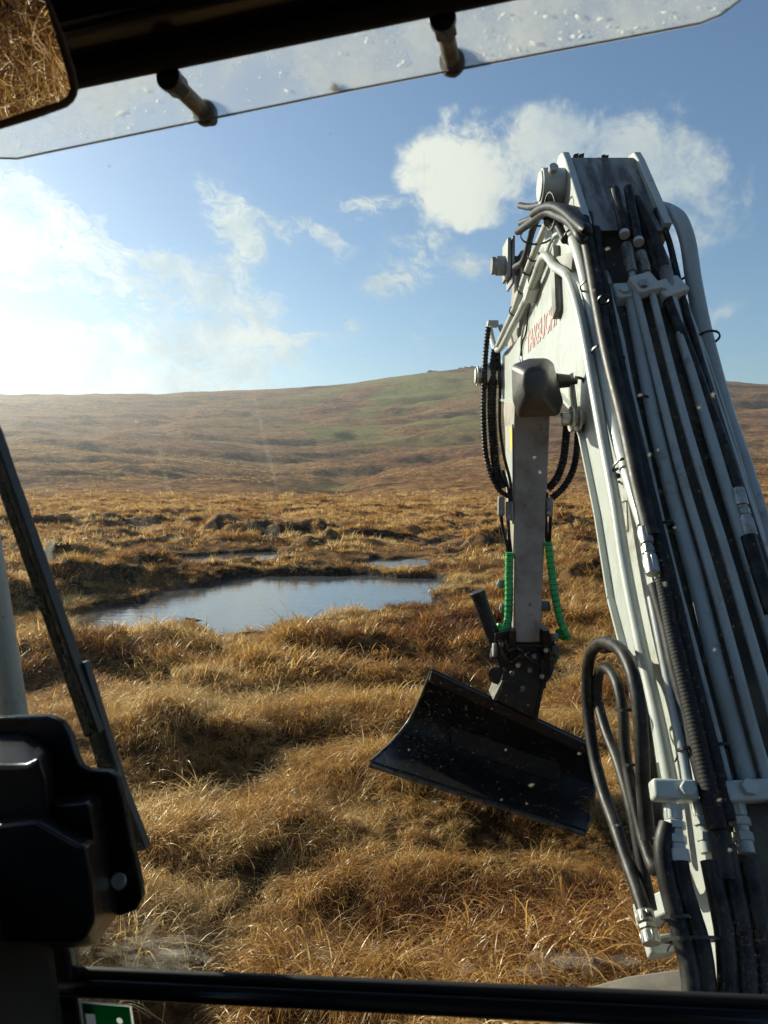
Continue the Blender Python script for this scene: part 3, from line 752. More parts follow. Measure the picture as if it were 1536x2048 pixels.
# bracket plates on the left side plate
MB().prism([(XL - .03, *p) for p in ((3.50, H + .95), (3.43, H + .985), (3.36, H + .69), (3.42, H + .66))], (.03, 0, 0)).build('pipe_bracket', M['steel'], boom, bevel=.003)
MB().box((XL - .03, 3.92, H + .90), (.030, 0, 0), (0, .06, -.02), (0, .015, .035)).build('pipe_clamp', W_, boom, bevel=.004)
MB().box((XL - .01, 3.26, H + .86), (.012, 0, 0), (0, .15, .03), (0, -.01, .035)).build('pipe_bracket', M['steel'], boom, bevel=.003)
for x_ in (XL + .046, XR - .036):
    pipe('weld_seam', [(x_, y, H + z + .006) for y, z in ((3.06, .84), (3.15, .905), (3.36, 1.035), (3.5, 1.09))], .008, W_, boom, step=.012, seg=6)
for sgn, x_ in ((-1, XL - .001), (1, XR + .001)):
    pipe('weld_seam', [(x_, y, H + z - .012) for y, z in ((1.88, -.70), (2.23, -.25), (2.84, .553), (3.15, .885), (3.36, 1.015), (3.66, 1.06), (3.80, 1.0))], .0045, W_, boom, step=.02, seg=6)
# nose pivot boss with its pin
pb = MB(); cyl(pb, (XL - .10, 5.12, H + .62), (XR + .10, 5.12, H + .62), .085, 28); cyl(pb, (XL - .17, 5.12, H + .62), (XL - .10, 5.12, H + .62), .05, 20)
for k in range(3): cyl(pb, (XL - .118 - k * .02, 5.12, H + .62), (XL - .108 - k * .02, 5.12, H + .62), .064, 24)
pb.build('pivot_pin', M['fitting'], boom, bevel=.002)
# faint seam of the reinforcing plate
seam = [PX(u, v, XL - .004) for u, v in ((1118, 470), (1102, 482), (1085, 540), (1066, 592), (1050, 640), (1042, 690), (1046, 740), (1052, 790))]
pipe('weld_seam', seam, .006, W_, boom, seg=6)
cable = [PX(u, v, XL - .008) for u, v in ((1056, 625), (1053, 660), (1044, 690), (1041, 715), (1044, 745))]
pipe('cable', cable, .005, M['tie'], boom, seg=6)

# framed label half hidden behind the outer pipe
for m_, k, d in ((M['tie'], 0, .0012), (W_, .1, .0018)):
    q = [PX(u, v, XL - d) for u, v in ((1219, 1012), (1254, 1000), (1257, 1062), (1232, 1074))]; c = sum(q, Vector()) / 4
    MB().prism([p.lerp(c, k) for p in q], (-.0004, 0, 0)).build('label_plate', m_, boom, smooth=0)
# lettering on the side plate
def words(txt, size, ext, font_sx=1.0):
    cu = bpy.data.curves.new('lettering', 'FONT'); cu.body = txt; cu.size = size; cu.extrude = ext; cu.offset = size * .022; cu.space_character = 1.02; cu.align_x = 'LEFT'
    t = bpy.data.objects.new('tmp', cu); C.objects.link(t); bpy.context.view_layer.update()
    me = bpy.data.meshes.new_from_object(t.evaluated_get(bpy.context.evaluated_depsgraph_get())); bpy.data.objects.remove(t); return me
pa, pe = PX(1060, 700, XL - .002), PX(1112, 648, XL - .002)
me = words('TAKEUCHI', .2, .0008); xs = [v.co.x for v in me.vertices]; wid = max(xs) - min(xs)
ex_ = (pe - pa); Lw = ex_.length * 1.16; ex_.normalize(); start = pa - ex_ * (Lw * .135)
up_ = Vector((0, 0, 1)) - ex_ * ex_.z; up_.normalize(); hgt_ = .105
for v in me.vertices:
    q = start + ex_ * ((v.co.x - min(xs)) / wid * Lw) + up_ * (v.co.y / .143 * hgt_) + Vector((-1, 0, 0)) * v.co.z; v.co = q
me.materials.append(M['red']); o = bpy.data.objects.new('lettering', me); C.objects.link(o); put(o, boom)

# --- pipes on the left side plate
left = [
 ([(978, 650), (989, 694), (1029, 645), (1044, 616), (1071, 552), (1086, 514), (1110, 534), (1138, 558), (1150, 590), (1165, 650), (1189, 780), (1209, 890), (1233, 1020), (1250, 1130), (1288, 1320), (1318, 1450), (1346, 1590)], XL - .042, .0195),
 ([(996, 690), (1011, 657), (1028, 620), (1052, 548), (1074, 492), (1094, 446)], XL - .06, .0165),
]
for pts, X, r in left: pipe('hydraulic_pipe', [PX(u, v, X) for u, v in pts], r, W_, boom, step=.025)
A_ = [PX(u, v, XL + .004) + TN * .03 for u, v in ((1090, 440), (1112, 452), (1140, 480), (1163, 545), (1182, 640), (1205, 760), (1237, 900), (1262, 985), (1287, 1062))]
pipe('hydraulic_pipe', A_, .027, W_, boom, step=.025, seg=14)
pipe('hydraulic_pipe', [PB(u, v, .045) for u, v in ((1303, 1195), (1322, 1290), (1348, 1420), (1372, 1540), (1378, 1580))], .0125, P_, boom)
# --- pipes lying on the deck
deck = [([(1214, 560), (1222, 600), (1238, 660), (1262, 780), (1290, 900), (1326, 1060), (1356, 1180), (1398, 1340), (1432, 1470), (1462, 1590)], .012, .030),
        ([(1262, 600), (1288, 740), (1310, 850), (1344, 990), (1388, 1150), (1432, 1330), (1478, 1500), (1506, 1600)], .023, .026),
        ([(1262, 540), (1268, 570), (1292, 668), (1322, 790), (1366, 960), (1414, 1120), (1470, 1320), (1510, 1470), (1530, 1540), (1552, 1620)], .0135, .055),
        ([(1288, 528), (1300, 572), (1330, 690), (1356, 790), (1396, 930), (1450, 1100), (1500, 1270), (1560, 1480)], .0135, .055),
        ([(1342, 590), (1368, 690), (1400, 800), (1444, 950), (1490, 1100), (1560, 1330)], .0185, .040)]
for pts, r, off in deck: pipe('hydraulic_pipe', [PB(u, v, off) for u, v in pts], r, P_, boom, step=.04)
# --- the wide pipe outside the right ear
Hp = [(1306, 414), (1340, 424), (1360, 440), (1372, 470), (1388, 566), (1404, 648), (1424, 730), (1452, 830), (1486, 930), (1520, 1040), (1556, 1150)]
pipe('hydraulic_pipe', [PX(u, v, XR + .035) for u, v in Hp], .030, P_, boom, seg=16)
# --- rubber hoses along the deck
hoses = [([(1166, 440), (1182, 520), (1196, 600), (1220, 720), (1252, 850), (1281, 985), (1304, 1075)], .026, .055),
         ([(1190, 460), (1206, 560), (1228, 680), (1258, 820), (1288, 950), (1318, 1080), (1336, 1170)], .022, .03),
         ([(1176, 430), (1190, 540), (1214, 690), (1240, 800), (1262, 900)], .020, .02),
         ([(1310, 1170), (1332, 1250), (1352, 1340), (1378, 1440), (1404, 1540), (1432, 1650), (1452, 1760)], .022, .06),
         ([(1282, 430), (1300, 480), (1320, 550), (1344, 620), (1380, 710), (1414, 805), (1450, 900), (1478, 984)], .020, .04),
         ([(1312, 420), (1334, 470), (1352, 540), (1372, 620), (1396, 700), (1430, 830), (1462, 930)], .012, .03),
         ([(1496, 1075), (1516, 1140), (1545, 1230)], .023, .055),
         ([(1230, 380), (1238, 420), (1248, 466)], .018, .075), ([(1256, 376), (1266, 430), (1276, 482)], .018, .075),
         ([(1270, 400), (1300, 460), (1322, 520), (1330, 548)], .024, .05),
         ([(1165, 420), (1176, 470), (1198, 530), (1208, 556)], .018, .03)]
for pts, r, off in hoses: pipe('hose', [PB(u, v, off) for u, v in pts], r, M['hose'], boom, seg=12)
corr = [([(1240, 760), (1272, 900), (1306, 1030), (1338, 1160), (1366, 1280), (1398, 1410), (1426, 1520), (1452, 1640)], .022, .05), ([(1322, 1160), (1350, 1290), (1384, 1430), (1414, 1560), (1438, 1660)], .02, .075)]
for pts, r, off in corr: pipe('corrugated_hose', [PB(u, v, off) for u, v in pts], r, M['sleeve'], boom, seg=12, corr=(.010, .0005))
# --- crimped hose ends, couplings
def coupling(p0, p1, r, par, stages=((0, .36, 1.0, 20), (.36, .42, .8, 14), (.42, .56, 1.05, 6), (.56, .62, .8, 14), (.62, 1.0, 1.05, 20)), mat=None):
    p0, p1 = Vector(p0), Vector(p1); mb = MB()
    for a, bb, k, n in stages: cyl(mb, p0.lerp(p1, a), p0.lerp(p1, bb), r * k, n)
    if r > .012:
        t = (p1 - p0).normalized(); n = t.orthogonal().normalized(); q = t.cross(n)
        for a, bb, k, nn in stages:
            if nn < 20: continue
            for j in range(10):
                an = 2 * math.pi * j / 10; d = n * math.cos(an) + q * math.sin(an)
                mb.box(p0.lerp(p1, (a + bb) / 2) + d * r * k, d * r * .06, t.cross(d) * r * .13, (p1 - p0) * (bb - a) * .42)
    return mb.build('hose_coupling', mat or M['fitting'], par, bevel=.0012, seg=1)
coupling(PB(1288, 1056, .055), PB(1306, 1148, .055), .0185, boom)
coupling(PB(1475, 980, .05), PB(1500, 1074, .05), .0195, boom)
simple = ((0, .5, 1.0, 20), (.5, .75, 1.1, 6), (.75, 1, .95, 16))
coupling(PB(1252, 490, .075), PB(1264, 545, .06), .020, boom, simple, M['steel']); coupling(PB(1280, 506, .075), PB(1292, 545, .06), .020, boom, simple, M['steel'])
coupling(PB(1329, 540, .05), PB(1342, 590, .045), .026, boom, simple, M['steel']); coupling(PB(1206, 548, .03), PB(1216, 575, .03), .02, boom, simple, M['steel'])
for a, bb in (((1248, 465), (1250, 471)), ((1276, 480), (1278, 486))):
    mb = MB(); cyl(mb, PB(*a, .075), PB(*bb, .075), .0198, 18); mb.build('hose_band', M['band'], boom)
# --- clamp blocks across the pipes
def block(u0, v0, u1, v1, off, hh, th, name='pipe_clamp', mat=None):
    a, bb = PB(u0, v0, off), PB(u1, v1, off); d = (bb - a); c = (a + bb) / 2; dn = d.normalized(); t = TN.cross(dn)
    return MB().box(c, d / 2, t * hh, TN * th).build(name, mat or W_, boom, bevel=.009, seg=3)
block(1226, 592, 1282, 588, .025, .038, .030); block(1266, 577, 1310, 565, .068, .045, .022); block(1312, 592, 1362, 576, .036, .042, .034)
for u, v, off in ((1287, 567, .098), (1248, 580, .06), (1326, 573, .075)):
    mb = MB(); hexnut(mb, PB(u, v, off), TN, .018, .016); mb.build('bolt', M['fitting'] if u == 1287 else W_, boom, bevel=.002)
block(1302, 1580, 1392, 1584, .05, .024, .022); block(1446, 1586, 1580, 1578, .05, .025, .020)
MB().box(PX(1318, 1556, XL - .01), (.06, .012, 0), (0, .02, .025), (0, -.03, .025)).build('pipe_clamp', W_, boom, bevel=.005)
mb = MB(); cyl(mb, PX(1287, 1556, XL - .08), PX(1287, 1556, XL - .08) + Vector((.03, .008, .0)), .022, 6); mb.build('bolt', W_, boom, bevel=.002)
for u, v, off in ((1376, 1577, .078), (1499, 1574, .078)):
    mb = MB(); hexnut(mb, PB(u, v, off), TN, .020, .018); mb.build('bolt', W_, boom, bevel=.003)
# --- pipe ends under the clamp and the thick hoses going down to the swing post
coupling(PB(1345, 1610, .05), PB(1357, 1722, .05), .022, boom, ((0, .28, .85, 20), (.30, .44, 1.15, 6), (.44, .55, .8, 16), (.55, .70, 1.1, 6), (.70, .82, .9, 16)), W_)
mb = MB(); cyl(mb, PB(1355, 1700, .05), PB(1359, 1724, .05), .025, 20); mb.build('hose_band', M['band'], boom)
coupling(PB(1398, 1600, .03), PB(1420, 1720, .03), .020, boom, ((0, .28, .85, 20), (.30, .44, 1.15, 6), (.44, .55, .8, 16), (.55, .70, 1.1, 6), (.70, .9, .9, 16)), W_)
coupling(PB(1470, 1600, .03), PB(1496, 1720, .03), .022, boom, ((0, .28, .85, 20), (.30, .44, 1.15, 6), (.44, .55, .8, 16), (.55, .70, 1.1, 6), (.70, .9, .9, 16)), W_)
for pts, r in (([(1358, 1722), (1366, 1770), (1384, 1830), (1402, 1890), (1412, 1960), (1416, 2060)], .021), ([(1336, 1650), (1326, 1690), (1330, 1740), (1346, 1810), (1362, 1870), (1378, 1930), (1388, 2060)], .021),
               ([(1420, 1722), (1432, 1780), (1448, 1860), (1456, 1960), (1458, 2060)], .0215), ([(1452, 1690), (1470, 1780), (1490, 1900), (1500, 2060)], .0215), ([(1498, 1722), (1512, 1800), (1530, 1900), (1540, 2060)], .022)):
    pipe('hose', [PB(u, v, .05) for u, v in pts], r, M['hose'], boom, seg=16)
# --- hose loop hanging off the left of the boom foot
XO = XL - .12
loops = [([(1294, 1840), (1275, 1780), (1252, 1716), (1231, 1653), (1208, 1590), (1188, 1511), (1178, 1440), (1174, 1370), (1178, 1318), (1197, 1289), (1222, 1288), (1250, 1312), (1266, 1350), (1279, 1422), (1284, 1497), (1288, 1600), (1296, 1680)], XO, .0185),
         ([(1302, 1820), (1286, 1740), (1268, 1640), (1238, 1530), (1208, 1450), (1194, 1390), (1198, 1346), (1213, 1337), (1233, 1364), (1246, 1422), (1250, 1497), (1260, 1560), (1272, 1620), (1290, 1690), (1309, 1740), (1332, 1700)], XO + .03, .016),
         ([(1206, 1296), (1236, 1296), (1262, 1330), (1280, 1400), (1292, 1480), (1306, 1580), (1318, 1680)], XO + .05, .0185)]
for pts, X, r in loops: pipe('hose', [PX(u, v, X) for u, v in pts], r, M['hose'], boom, seg=16)
coupling(PX(1288, 1822, XO), PX(1304, 1888, XO), .0215, boom)
MB().box(PX(1318, 1893, XO + .06), (.034, .006, 0), (0, .02, .012), (0, -.012, .017)).build('valve_block', W_, boom, bevel=.006)
MB().box(PX(1314, 1820, XO + .09), (.012, .0, -.01), (0, .02, .02), (.03, -.06, .06)).build('pipe_bracket', W_, boom, bevel=.004)
# --- cable ties
def tie(pa, pb, rad, **k): ring(boom, pa, Vector(pb) - Vector(pa), rad, **k)
tie(PX(1177, 585, XL) + TN * .03, PX(1185, 640, XL) + TN * .03, .036); tie(PX(1200, 715, XL) + TN * .03, PX(1210, 770, XL) + TN * .03, .036)
tie(PX(1247, 945, XL) + TN * .03, PX(1260, 990, XL) + TN * .03, .040); tie(PX(1240, 960, XL) + TN * .03, PX(1252, 1000, XL) + TN * .03, .034, tail=False)
tie(PX(1142, 486, XL) + TN * .03, PX(1158, 530, XL) + TN * .03, .034)
for u, v in ((1374, 566), (1412, 676)): tie(PX(u + 4, v, XR + .035), PX(u + 20, v + 70, XR + .035), .040)
for u, v in ((1334, 1050), (1440, 1492)): tie(PB(u, v, .03), PB(u + 25, v + 100, .03), .018)
for u, v in ((1252, 800), (1300, 880)): tie(PB(u - 14, v - 80, .03), PB(u + 10, v + 20, .03), .02, tail=False)
tie(PX(1204, 612, XL) + TN * .03, PX(1214, 660, XL) + TN * .03, .02, tail=False); tie(PB(1372, 1500, .05), PB(1390, 1580, .05), .018)
for u, v in ((1056, 540), (1046, 578), (1029, 622), (1068, 512)): tie(PX(u, v, XL - .055), PX(u - 14, v + 40, XL - .055), .028, tail=False)
tie(PX(1258, 1420, XO + .02), PX(1262, 1480, XO + .02), .036, tail=False); tie(PX(1246, 1655, XO + .02), PX(1254, 1700, XO + .02), .030, tail=False)
tie(PB(1352, 1835, .05), PB(1362, 1885, .05), .03); tie(PB(1380, 1880, .05), PB(1392, 1940, .05), .058); tie(PX(1268, 1530, XO + .03), PX(1272, 1575, XO + .03), .028, tail=False)
# --- bundle of hose ends beside the knuckle
for pts, X, r in (([(1196, 500), (1182, 470), (1169, 448), (1150, 428), (1118, 414), (1085, 410), (1060, 414), (1040, 411)], .735, .0175), ([(1190, 510), (1178, 480), (1166, 462), (1130, 432), (1100, 421), (1068, 436), (1042, 446)], .705, .0175),
                  ([(1184, 520), (1174, 494), (1160, 472), (1144, 448), (1118, 432), (1092, 424), (1066, 442), (1036, 463)], .675, .0185), ([(1130, 480), (1116, 452), (1100, 440), (1076, 436), (1062, 470), (1052, 510), (1030, 535)], .74, .017), ([(1190, 500), (1180, 480), (1168, 458), (1150, 442), (1130, 424), (1104, 412), (1080, 418), (1066, 428)], .66, .017)):
    pipe('hose', [PX(u, v, X) if u < 1172 else PB(u, v, -.025) for u, v in pts], r, M['hose'], boom, seg=14)
for c, d, rad in (((1100, 422), (1, .1, .1), .075), ((1074, 470), (.2, 1, -.9), .075)): ring(boom, PX(*c, .71), d, rad, tail=False)
# --- working light on its bracket
def PL_(u, v, y): return PY(u, v, y)
lb = MB()
outer = [(1023, 730), (1058, 717), (1095, 716), (1107, 727), (1128, 802), (1118, 832), (1036, 836), (1025, 800)]
back = [(1050, 742), (1064, 736), (1086, 736), (1092, 744), (1096, 770), (1088, 796), (1056, 790), (1048, 766)]
mid_ = [(1024, 732), (1058, 719), (1095, 718), (1106, 729), (1126, 802), (1116, 831), (1037, 834), (1026, 800)]
lamp = MB().loft([[PL_(u, v, 2.86) for u, v in back], [PL_(u, v, 2.95) for u, v in outer], [PL_(u, v, 3.07) for u, v in mid_]]).build('work_light', M['light_body'], EX, bevel=.016, smooth=60, seg=4)
ln = MB().prism([PL_(1040, 735, 3.072), PL_(1096, 732, 3.072), PL_(1114, 815, 3.072), PL_(1042, 820, 3.072)], (0, .006, 0)).build('light_lens', M['band'], lamp)
for (u, v), r1 in (((1128, 762), .03), ((1128, 762), .016)):
    mb = MB(); p = PL_(u, v, 2.98); cyl(mb, p + Vector((-.03, 0, 0)), p + Vector((.022 if r1 > .02 else .05, 0, 0)), r1, 18, r1 * .8); mb.build('cable_gland', M['tie'], lamp)
pipe('light_cable', [PL_(1150, 755, 2.99), PL_(1164, 757, 2.99), PL_(1170, 770, 3.0), PL_(1172, 786, 3.02)], .006, M['tie'], lamp, seg=8)
br = MB(); br.prism([PL_(1140, 748, 3.0), PL_(1147, 744, 3.0), PL_(1160, 850, 3.0), PL_(1152, 853, 3.0)], (0, .06, 0)); br.build('light_bracket', W_, lamp, bevel=.003)
mb = MB(); cyl(mb, PL_(1122, 838, 2.98), PL_(1190, 838, 2.98), .026, 18); cyl(mb, PL_(1140, 838, 2.98), PL_(1146, 838, 2.98), .05, 20); cyl(mb, PL_(1154, 838, 2.98), PL_(1160, 838, 2.98), .05, 20); mb.build('bracket_bolt', M['fitting'], lamp, bevel=.002)
mb = MB(); hexnut(mb, PL_(1126, 838, 2.98), (1, 0, 0), .022, .02); mb.build('bolt', M['fitting'], lamp, bevel=.002)
MB().prism([PL_(1170, 804, 2.96), PL_(1190, 782, 2.96), PL_(1194, 808, 2.96), PL_(1176, 812, 2.96)], (.02, .09, 0)).build('light_bracket', W_, lamp, bevel=.004)

# --- arm cylinder behind the knuckle
ac = MB(); cyl(ac, (.95, 3.62, H + 1.20), (.95, 4.55, H + 1.27), .062, 24); cyl(ac, (.95, 3.52, H + 1.195), (.95, 3.66, H + 1.20), .07, 24); cyl(ac, (.95, 4.5, H + 1.267), (.95, 4.62, H + 1.275), .07, 24)
acy = ac.build('arm_cylinder', W_, EX, bevel=.003); mb = MB(); cyl(mb, (.95, 4.6, H + 1.27), (.95, 5.1, H + 1.31), .035, 18); mb.build('piston_rod', M['fitting'], acy)

# --- dipper arm
def dsec(y0, y1, z, w, cx): return [(cx - w / 2, y0, H + z), (cx + w / 2, y0, H + z), (cx + w / 2, y1, H + z), (cx - w / 2, y1, H + z)]
dip = MB().loft([dsec(4.98, 5.24, 1.40, .17, .955), dsec(4.98, 5.42, .85, .2, .96), dsec(5.03, 5.5, .42, .236, .966), dsec(5.06, 5.42, .25, .236, .966), dsec(4.99, 5.30, -.45, .20, .948), dsec(4.90, 5.12, -1.11, .160, .925)]).build('dipper_arm', M['dipper'], EX, bevel=.012, seg=3)
def DS(u, v, dy=0): return PY(u, v, 5.0 + dy)
# bright left flank plate with its yellow tape
MB().prism([(.966 - .120, 5.07, H + .30), (.966 - .120, 5.35, H + .30), (.948 - .103, 5.25, H - .35), (.948 - .103, 5.01, H - .35)], (-.006, 0, 0)).build('side_plate', W_, dip)
MB().prism([(.845 - .002, 5.07, H + .28), (.845 - .002, 5.16, H + .28), (.845 - .001, 5.13, H + .08), (.845 - .001, 5.05, H + .08)], (-.004, 0, 0)).build('yellow_stripe', M['yellow'], dip)
mb = MB(); cyl(mb, (.73, 5.1, H + 1.33), (1.18, 5.1, H + 1.33), .062, 24); cyl(mb, (.70, 5.1, H + 1.33), (.73, 5.1, H + 1.33), .056, 20); mb.build('arm_pin', M['steel'], dip, bevel=.003)
MB().box((.80, 5.1, H + 1.36), (.012, 0, 0), (0, .11, 0), (0, 0, .12)).build('pin_plate', M['steel'], dip, bevel=.004)
MB().box((.826, 5.1, H + 1.34), (.008, 0, 0), (0, .12, 0), (0, 0, .15)).build('pin_plate', M['steel'], dip, bevel=.004)
# bundle plate over the hoses at the nose
MB().box(DS(985, 648, .1), (.035, 0, 0), (0, .04, 0), (0, 0, .018)).build('hose_clip', W_, dip, bevel=.004)
pipe('hydraulic_pipe', [DS(1000, 650, .05), DS(1006, 668, .05), DS(1010, 690, .1)], .018, P_, dip)
for pts, r in (([(977, 655), (972, 700), (968, 780), (968, 860), (974, 920), (986, 958), (1004, 985), (1022, 994)], .018), ([(992, 700), (985, 760), (984, 830), (988, 890), (994, 940), (1008, 975)], .031),
               ([(1134, 845), (1131, 885), (1124, 930), (1110, 962), (1096, 978)], .026), ([(1156, 862), (1153, 905), (1144, 945), (1124, 978), (1104, 996)], .022)):
    pipe('corrugated_hose', [DS(u, v, .06) for u, v in pts], r, M['hose'], dip, seg=10, corr=(.022, .003))
for pts, r in (([(998, 700), (1000, 780), (1000, 850), (1010, 920), (1020, 960), (1024, 1010)], .010), ([(1006, 940), (1015, 970), (1020, 1010)], .009), ([(1002, 1030), (1006, 1060), (1014, 1090), (1016, 1110)], .0115), ([(1016, 1035), (1018, 1070), (1022, 1105)], .0115),
               ([(1094, 985), (1092, 1010), (1092, 1050), (1094, 1092)], .011), ([(1102, 1020), (1100, 1055), (1099, 1092)], .011)):
    pipe('hose', [DS(u, v, .03) for u, v in pts], r, M['hose'], dip, seg=8)
for u, v in ((1002, 1012), (1018, 1022), (1098, 1014)):
    vb = MB().box(DS(u, v, .03), (.020, 0, 0), (0, .03, 0), (0, 0, .062)).build('valve_block', M['steel'], dip, bevel=.005)
    mb = MB(); cyl(mb, DS(u, v + 12, -.005), DS(u, v + 12, .02), .012, 14); mb.build('bolt', M['fitting'], vb)
gl = [(1019, 1105), (1018, 1150), (1018, 1200), (1016, 1240), (1011, 1264), (1003, 1272), (998, 1262), (1001, 1250)]
gr_ = [(1096, 1084), (1102, 1130), (1110, 1190), (1121, 1240), (1130, 1264), (1134, 1273), (1124, 1272), (1117, 1258)]
for g, r in ((gl, .0265), (gr_, .0255)):
    pipe('spiral_guard', [DS(u, v, -.02 if i < 5 else .0 + .02 * (i - 5)) for i, (u, v) in enumerate(g)], r, M['green'], dip, seg=14, corr=(.034, .0016))
    # dark gaps between the turns of the spiral
    q = spline([DS(u, v, -.02 if i < 5 else .02 * (i - 5)) for i, (u, v) in enumerate(g)], .017); mb = MB()
    for i in range(1, len(q) - 1, 2):
        t = (q[i + 1] - q[i - 1]).normalized(); cyl(mb, q[i] - t * .0022, q[i] + t * .0022, r + .0010, 14)
    mb.build('spiral_gap', M['tie'], dip)['kind'] = 'stuff'
pipe('spiral_guard', [DS(1113, 1296, .08), DS(1112, 1312, .08), DS(1104, 1326, .08), DS(1094, 1330, .08)], .022, principled('green_dirty', (.02, .10, .04), .6), dip, seg=12)
for u, v, w, r in ((1005, 1168, .05, .030), (1010, 1216, .05, .03), (1088, 1212, .04, .035)):
    mb = MB(); p = PY(u, v, 5.1); cyl(mb, p - Vector((w * .6, 0, 0)), p + Vector((w * .9, 0, 0)), r, 18); cyl(mb, p - Vector((w * .75, 0, 0)), p - Vector((w * .5, 0, 0)), r * .7, 6); mb.build('link_pin', M['steel'], dip, bevel=.003)

# --- tilting ditching bucket on the end of the dipper: held by it, so a thing of its own
BK = root('ditching_bucket', tuple(PY(980, 1640, 5.0)), 'wide black steel ditching bucket hanging tilted from the dipper arm above the grass', 'bucket')
B_ = M['black_steel']
Lp = [(862, 1341, 5.04), (852, 1368, 5.20), (838, 1402, 5.38), (818, 1440, 5.44), (792, 1474, 5.36), (766, 1500, 5.16), (742, 1521, 4.92)]
Rp = [(1172, 1486, 5.04), (1182, 1508, 5.20), (1189, 1536, 5.38), (1189, 1570, 5.44), (1186, 1604, 5.36), (1180, 1634, 5.16), (1172, 1660, 4.92)]
Lw_, Rw_ = [PY(*p) for p in Lp], [PY(*p) for p in Rp]
def sheet(A, Bq, th, name, mat, par, k=10, bulge=None):
    n = len(A); mid = (sum(A, Vector()) + sum(Bq, Vector())) / (2 * n); V, Fc = [], []
    rows = [[A[i].lerp(Bq[i], j / k) for j in range(k + 1)] for i in range(n)]
    nr = []
    for i in range(n):
        t = (A[min(i + 1, n - 1)] - A[max(i - 1, 0)]); w = Bq[i] - A[i]; q = t.cross(w).normalized()
        nr.append(q if q.y > 0 else -q)
    for off in (0, th): V += [p + nr[i] * off for i, r_ in enumerate(rows) for p in r_]
    m = n * (k + 1); I = lambda i, j, o: o * m + i * (k + 1) + j
    for i in range(n - 1):
        for j in range(k):
            Fc.append((I(i, j, 0), I(i, j + 1, 0), I(i + 1, j + 1, 0), I(i + 1, j, 0))); Fc.append((I(i, j, 1), I(i + 1, j, 1), I(i + 1, j + 1, 1), I(i, j + 1, 1)))
    for j in range(k):
        Fc.append((I(0, j, 0), I(0, j, 1), I(0, j + 1, 1), I(0, j + 1, 0))); Fc.append((I(n - 1, j, 0), I(n - 1, j + 1, 0), I(n - 1, j + 1, 1), I(n - 1, j, 1)))
    for i in range(n - 1):
        Fc.append((I(i, 0, 0), I(i + 1, 0, 0), I(i + 1, 0, 1), I(i, 0, 1))); Fc.append((I(i, k, 0), I(i, k, 1), I(i + 1, k, 1), I(i + 1, k, 0)))
    return MB().add(V, Fc).build(name, mat, par)
fine_ = lambda P: spline(P, .06)
A2, B2 = spline(Lw_, .05), spline(Rw_, .05); nn = min(len(A2), len(B2))
rs = lambda q: [q[round(i * (len(q) - 1) / 17)] for i in range(18)]
sheet(rs(A2), rs(B2), .014, 'bucket_shell', B_, BK)
for pts in (Lw_, Rw_): pipe('side_edge', [p + Vector((0, -.008, 0)) for p in pts], .011, M['worn_edge'], BK, seg=8)
# lip, upper stiffening box and inner wear strip
lipd = (Lw_[-1] - Lw_[-2]).normalized()
sheet([Lw_[-1] - lipd * .10 - Vector((0, .012, .012)), Lw_[-1] + lipd * .03 - Vector((0, .012, .012))], [Rw_[-1] - lipd * .10 - Vector((0, .012, .012)), Rw_[-1] + lipd * .03 - Vector((0, .012, .012))], .02, 'cutting_edge', M['worn_edge'], BK)
e0, e1 = Lw_[0], Rw_[0]; ed = (e1 - e0); dn_ = (Lw_[1] - Lw_[0]).normalized()
MB().prism([e0 + Vector((0, -.03, 0)), e0 + dn_ * .11 + Vector((0, -.10, 0)), e0 + dn_ * .13 + Vector((0, -.01, 0)), e0 + Vector((0, .04, .01))], ed).build('stiffener', B_, BK, bevel=.006)
s0, s1 = Lw_[3].lerp(Rw_[3], .22), Lw_[3].lerp(Rw_[3], .80); MB().prism([s0 + Vector((0, -.05, .08)), s0 + Vector((0, -.06, -.06)), s0 + Vector((0, 0, -.06)), s0 + Vector((0, 0, .08))], s1 - s0).build('wear_strip', B_, BK, bevel=.004)
# neck, tilt head, hitch
MB().loft([[PY(u, v, y) for u, v, y in q] for q in ([(988, 1398, 4.94), (1072, 1440, 4.94), (1072, 1440, 5.22), (988, 1398, 5.22)], [(1003, 1356, 4.95), (1086, 1366, 4.95), (1086, 1366, 5.2), (1003, 1356, 5.2)], [(1012, 1322, 4.97), (1082, 1326, 4.97), (1082, 1326, 5.16), (1012, 1322, 5.16)])]).build('bucket_neck', B_, BK, bevel=.006)
MB().box(PY(1044, 1318, 5.06), (.125, 0, -.01), (0, .10, 0), (0, 0, .065)).build('tilt_head', B_, BK, bevel=.01)
MB().box(PY(1050, 1290, 4.93), (.125, 0, 0), (0, .012, 0), (0, 0, .012)).build('hitch_bar', B_, BK, bevel=.004)
for u0, u1 in ((1018, 1030), (1086, 1100)):
    MB().prism([PY(u0, 1262, 4.86), PY(u1, 1262, 4.86), PY(u1 + 2, 1332, 4.94), PY(u0 + 2, 1332, 4.94)], (0, .26, 0)).build('hitch_plate', B_, BK, bevel=.004)
mb = MB(); cyl(mb, PY(1024, 1298, 5.06), PY(1108, 1294, 5.06), .055, 20); mb.build('hitch_pin', B_, BK, bevel=.003)
for u, v in ((1108, 1275), (1110, 1300)):
    mb = MB(); hexnut(mb, PY(u, v, 4.95), (1, 0, 0), .03, .05); mb.build('bolt', M['steel'], BK, bevel=.002)
mb = MB(); cyl(mb, PY(956, 1188, 5.02), PY(993, 1290, 4.98), .048, 24); cyl(mb, PY(954, 1183, 5.02), PY(957, 1192, 5.02), .052, 24)
tc_ = mb.build('tilt_cylinder', B_, BK, bevel=.003)
mb = MB(); cyl(mb, PY(948, 1195, 4.99), PY(984, 1292, 4.96), .011, 10); mb.build('cylinder_pipe', B_, tc_)
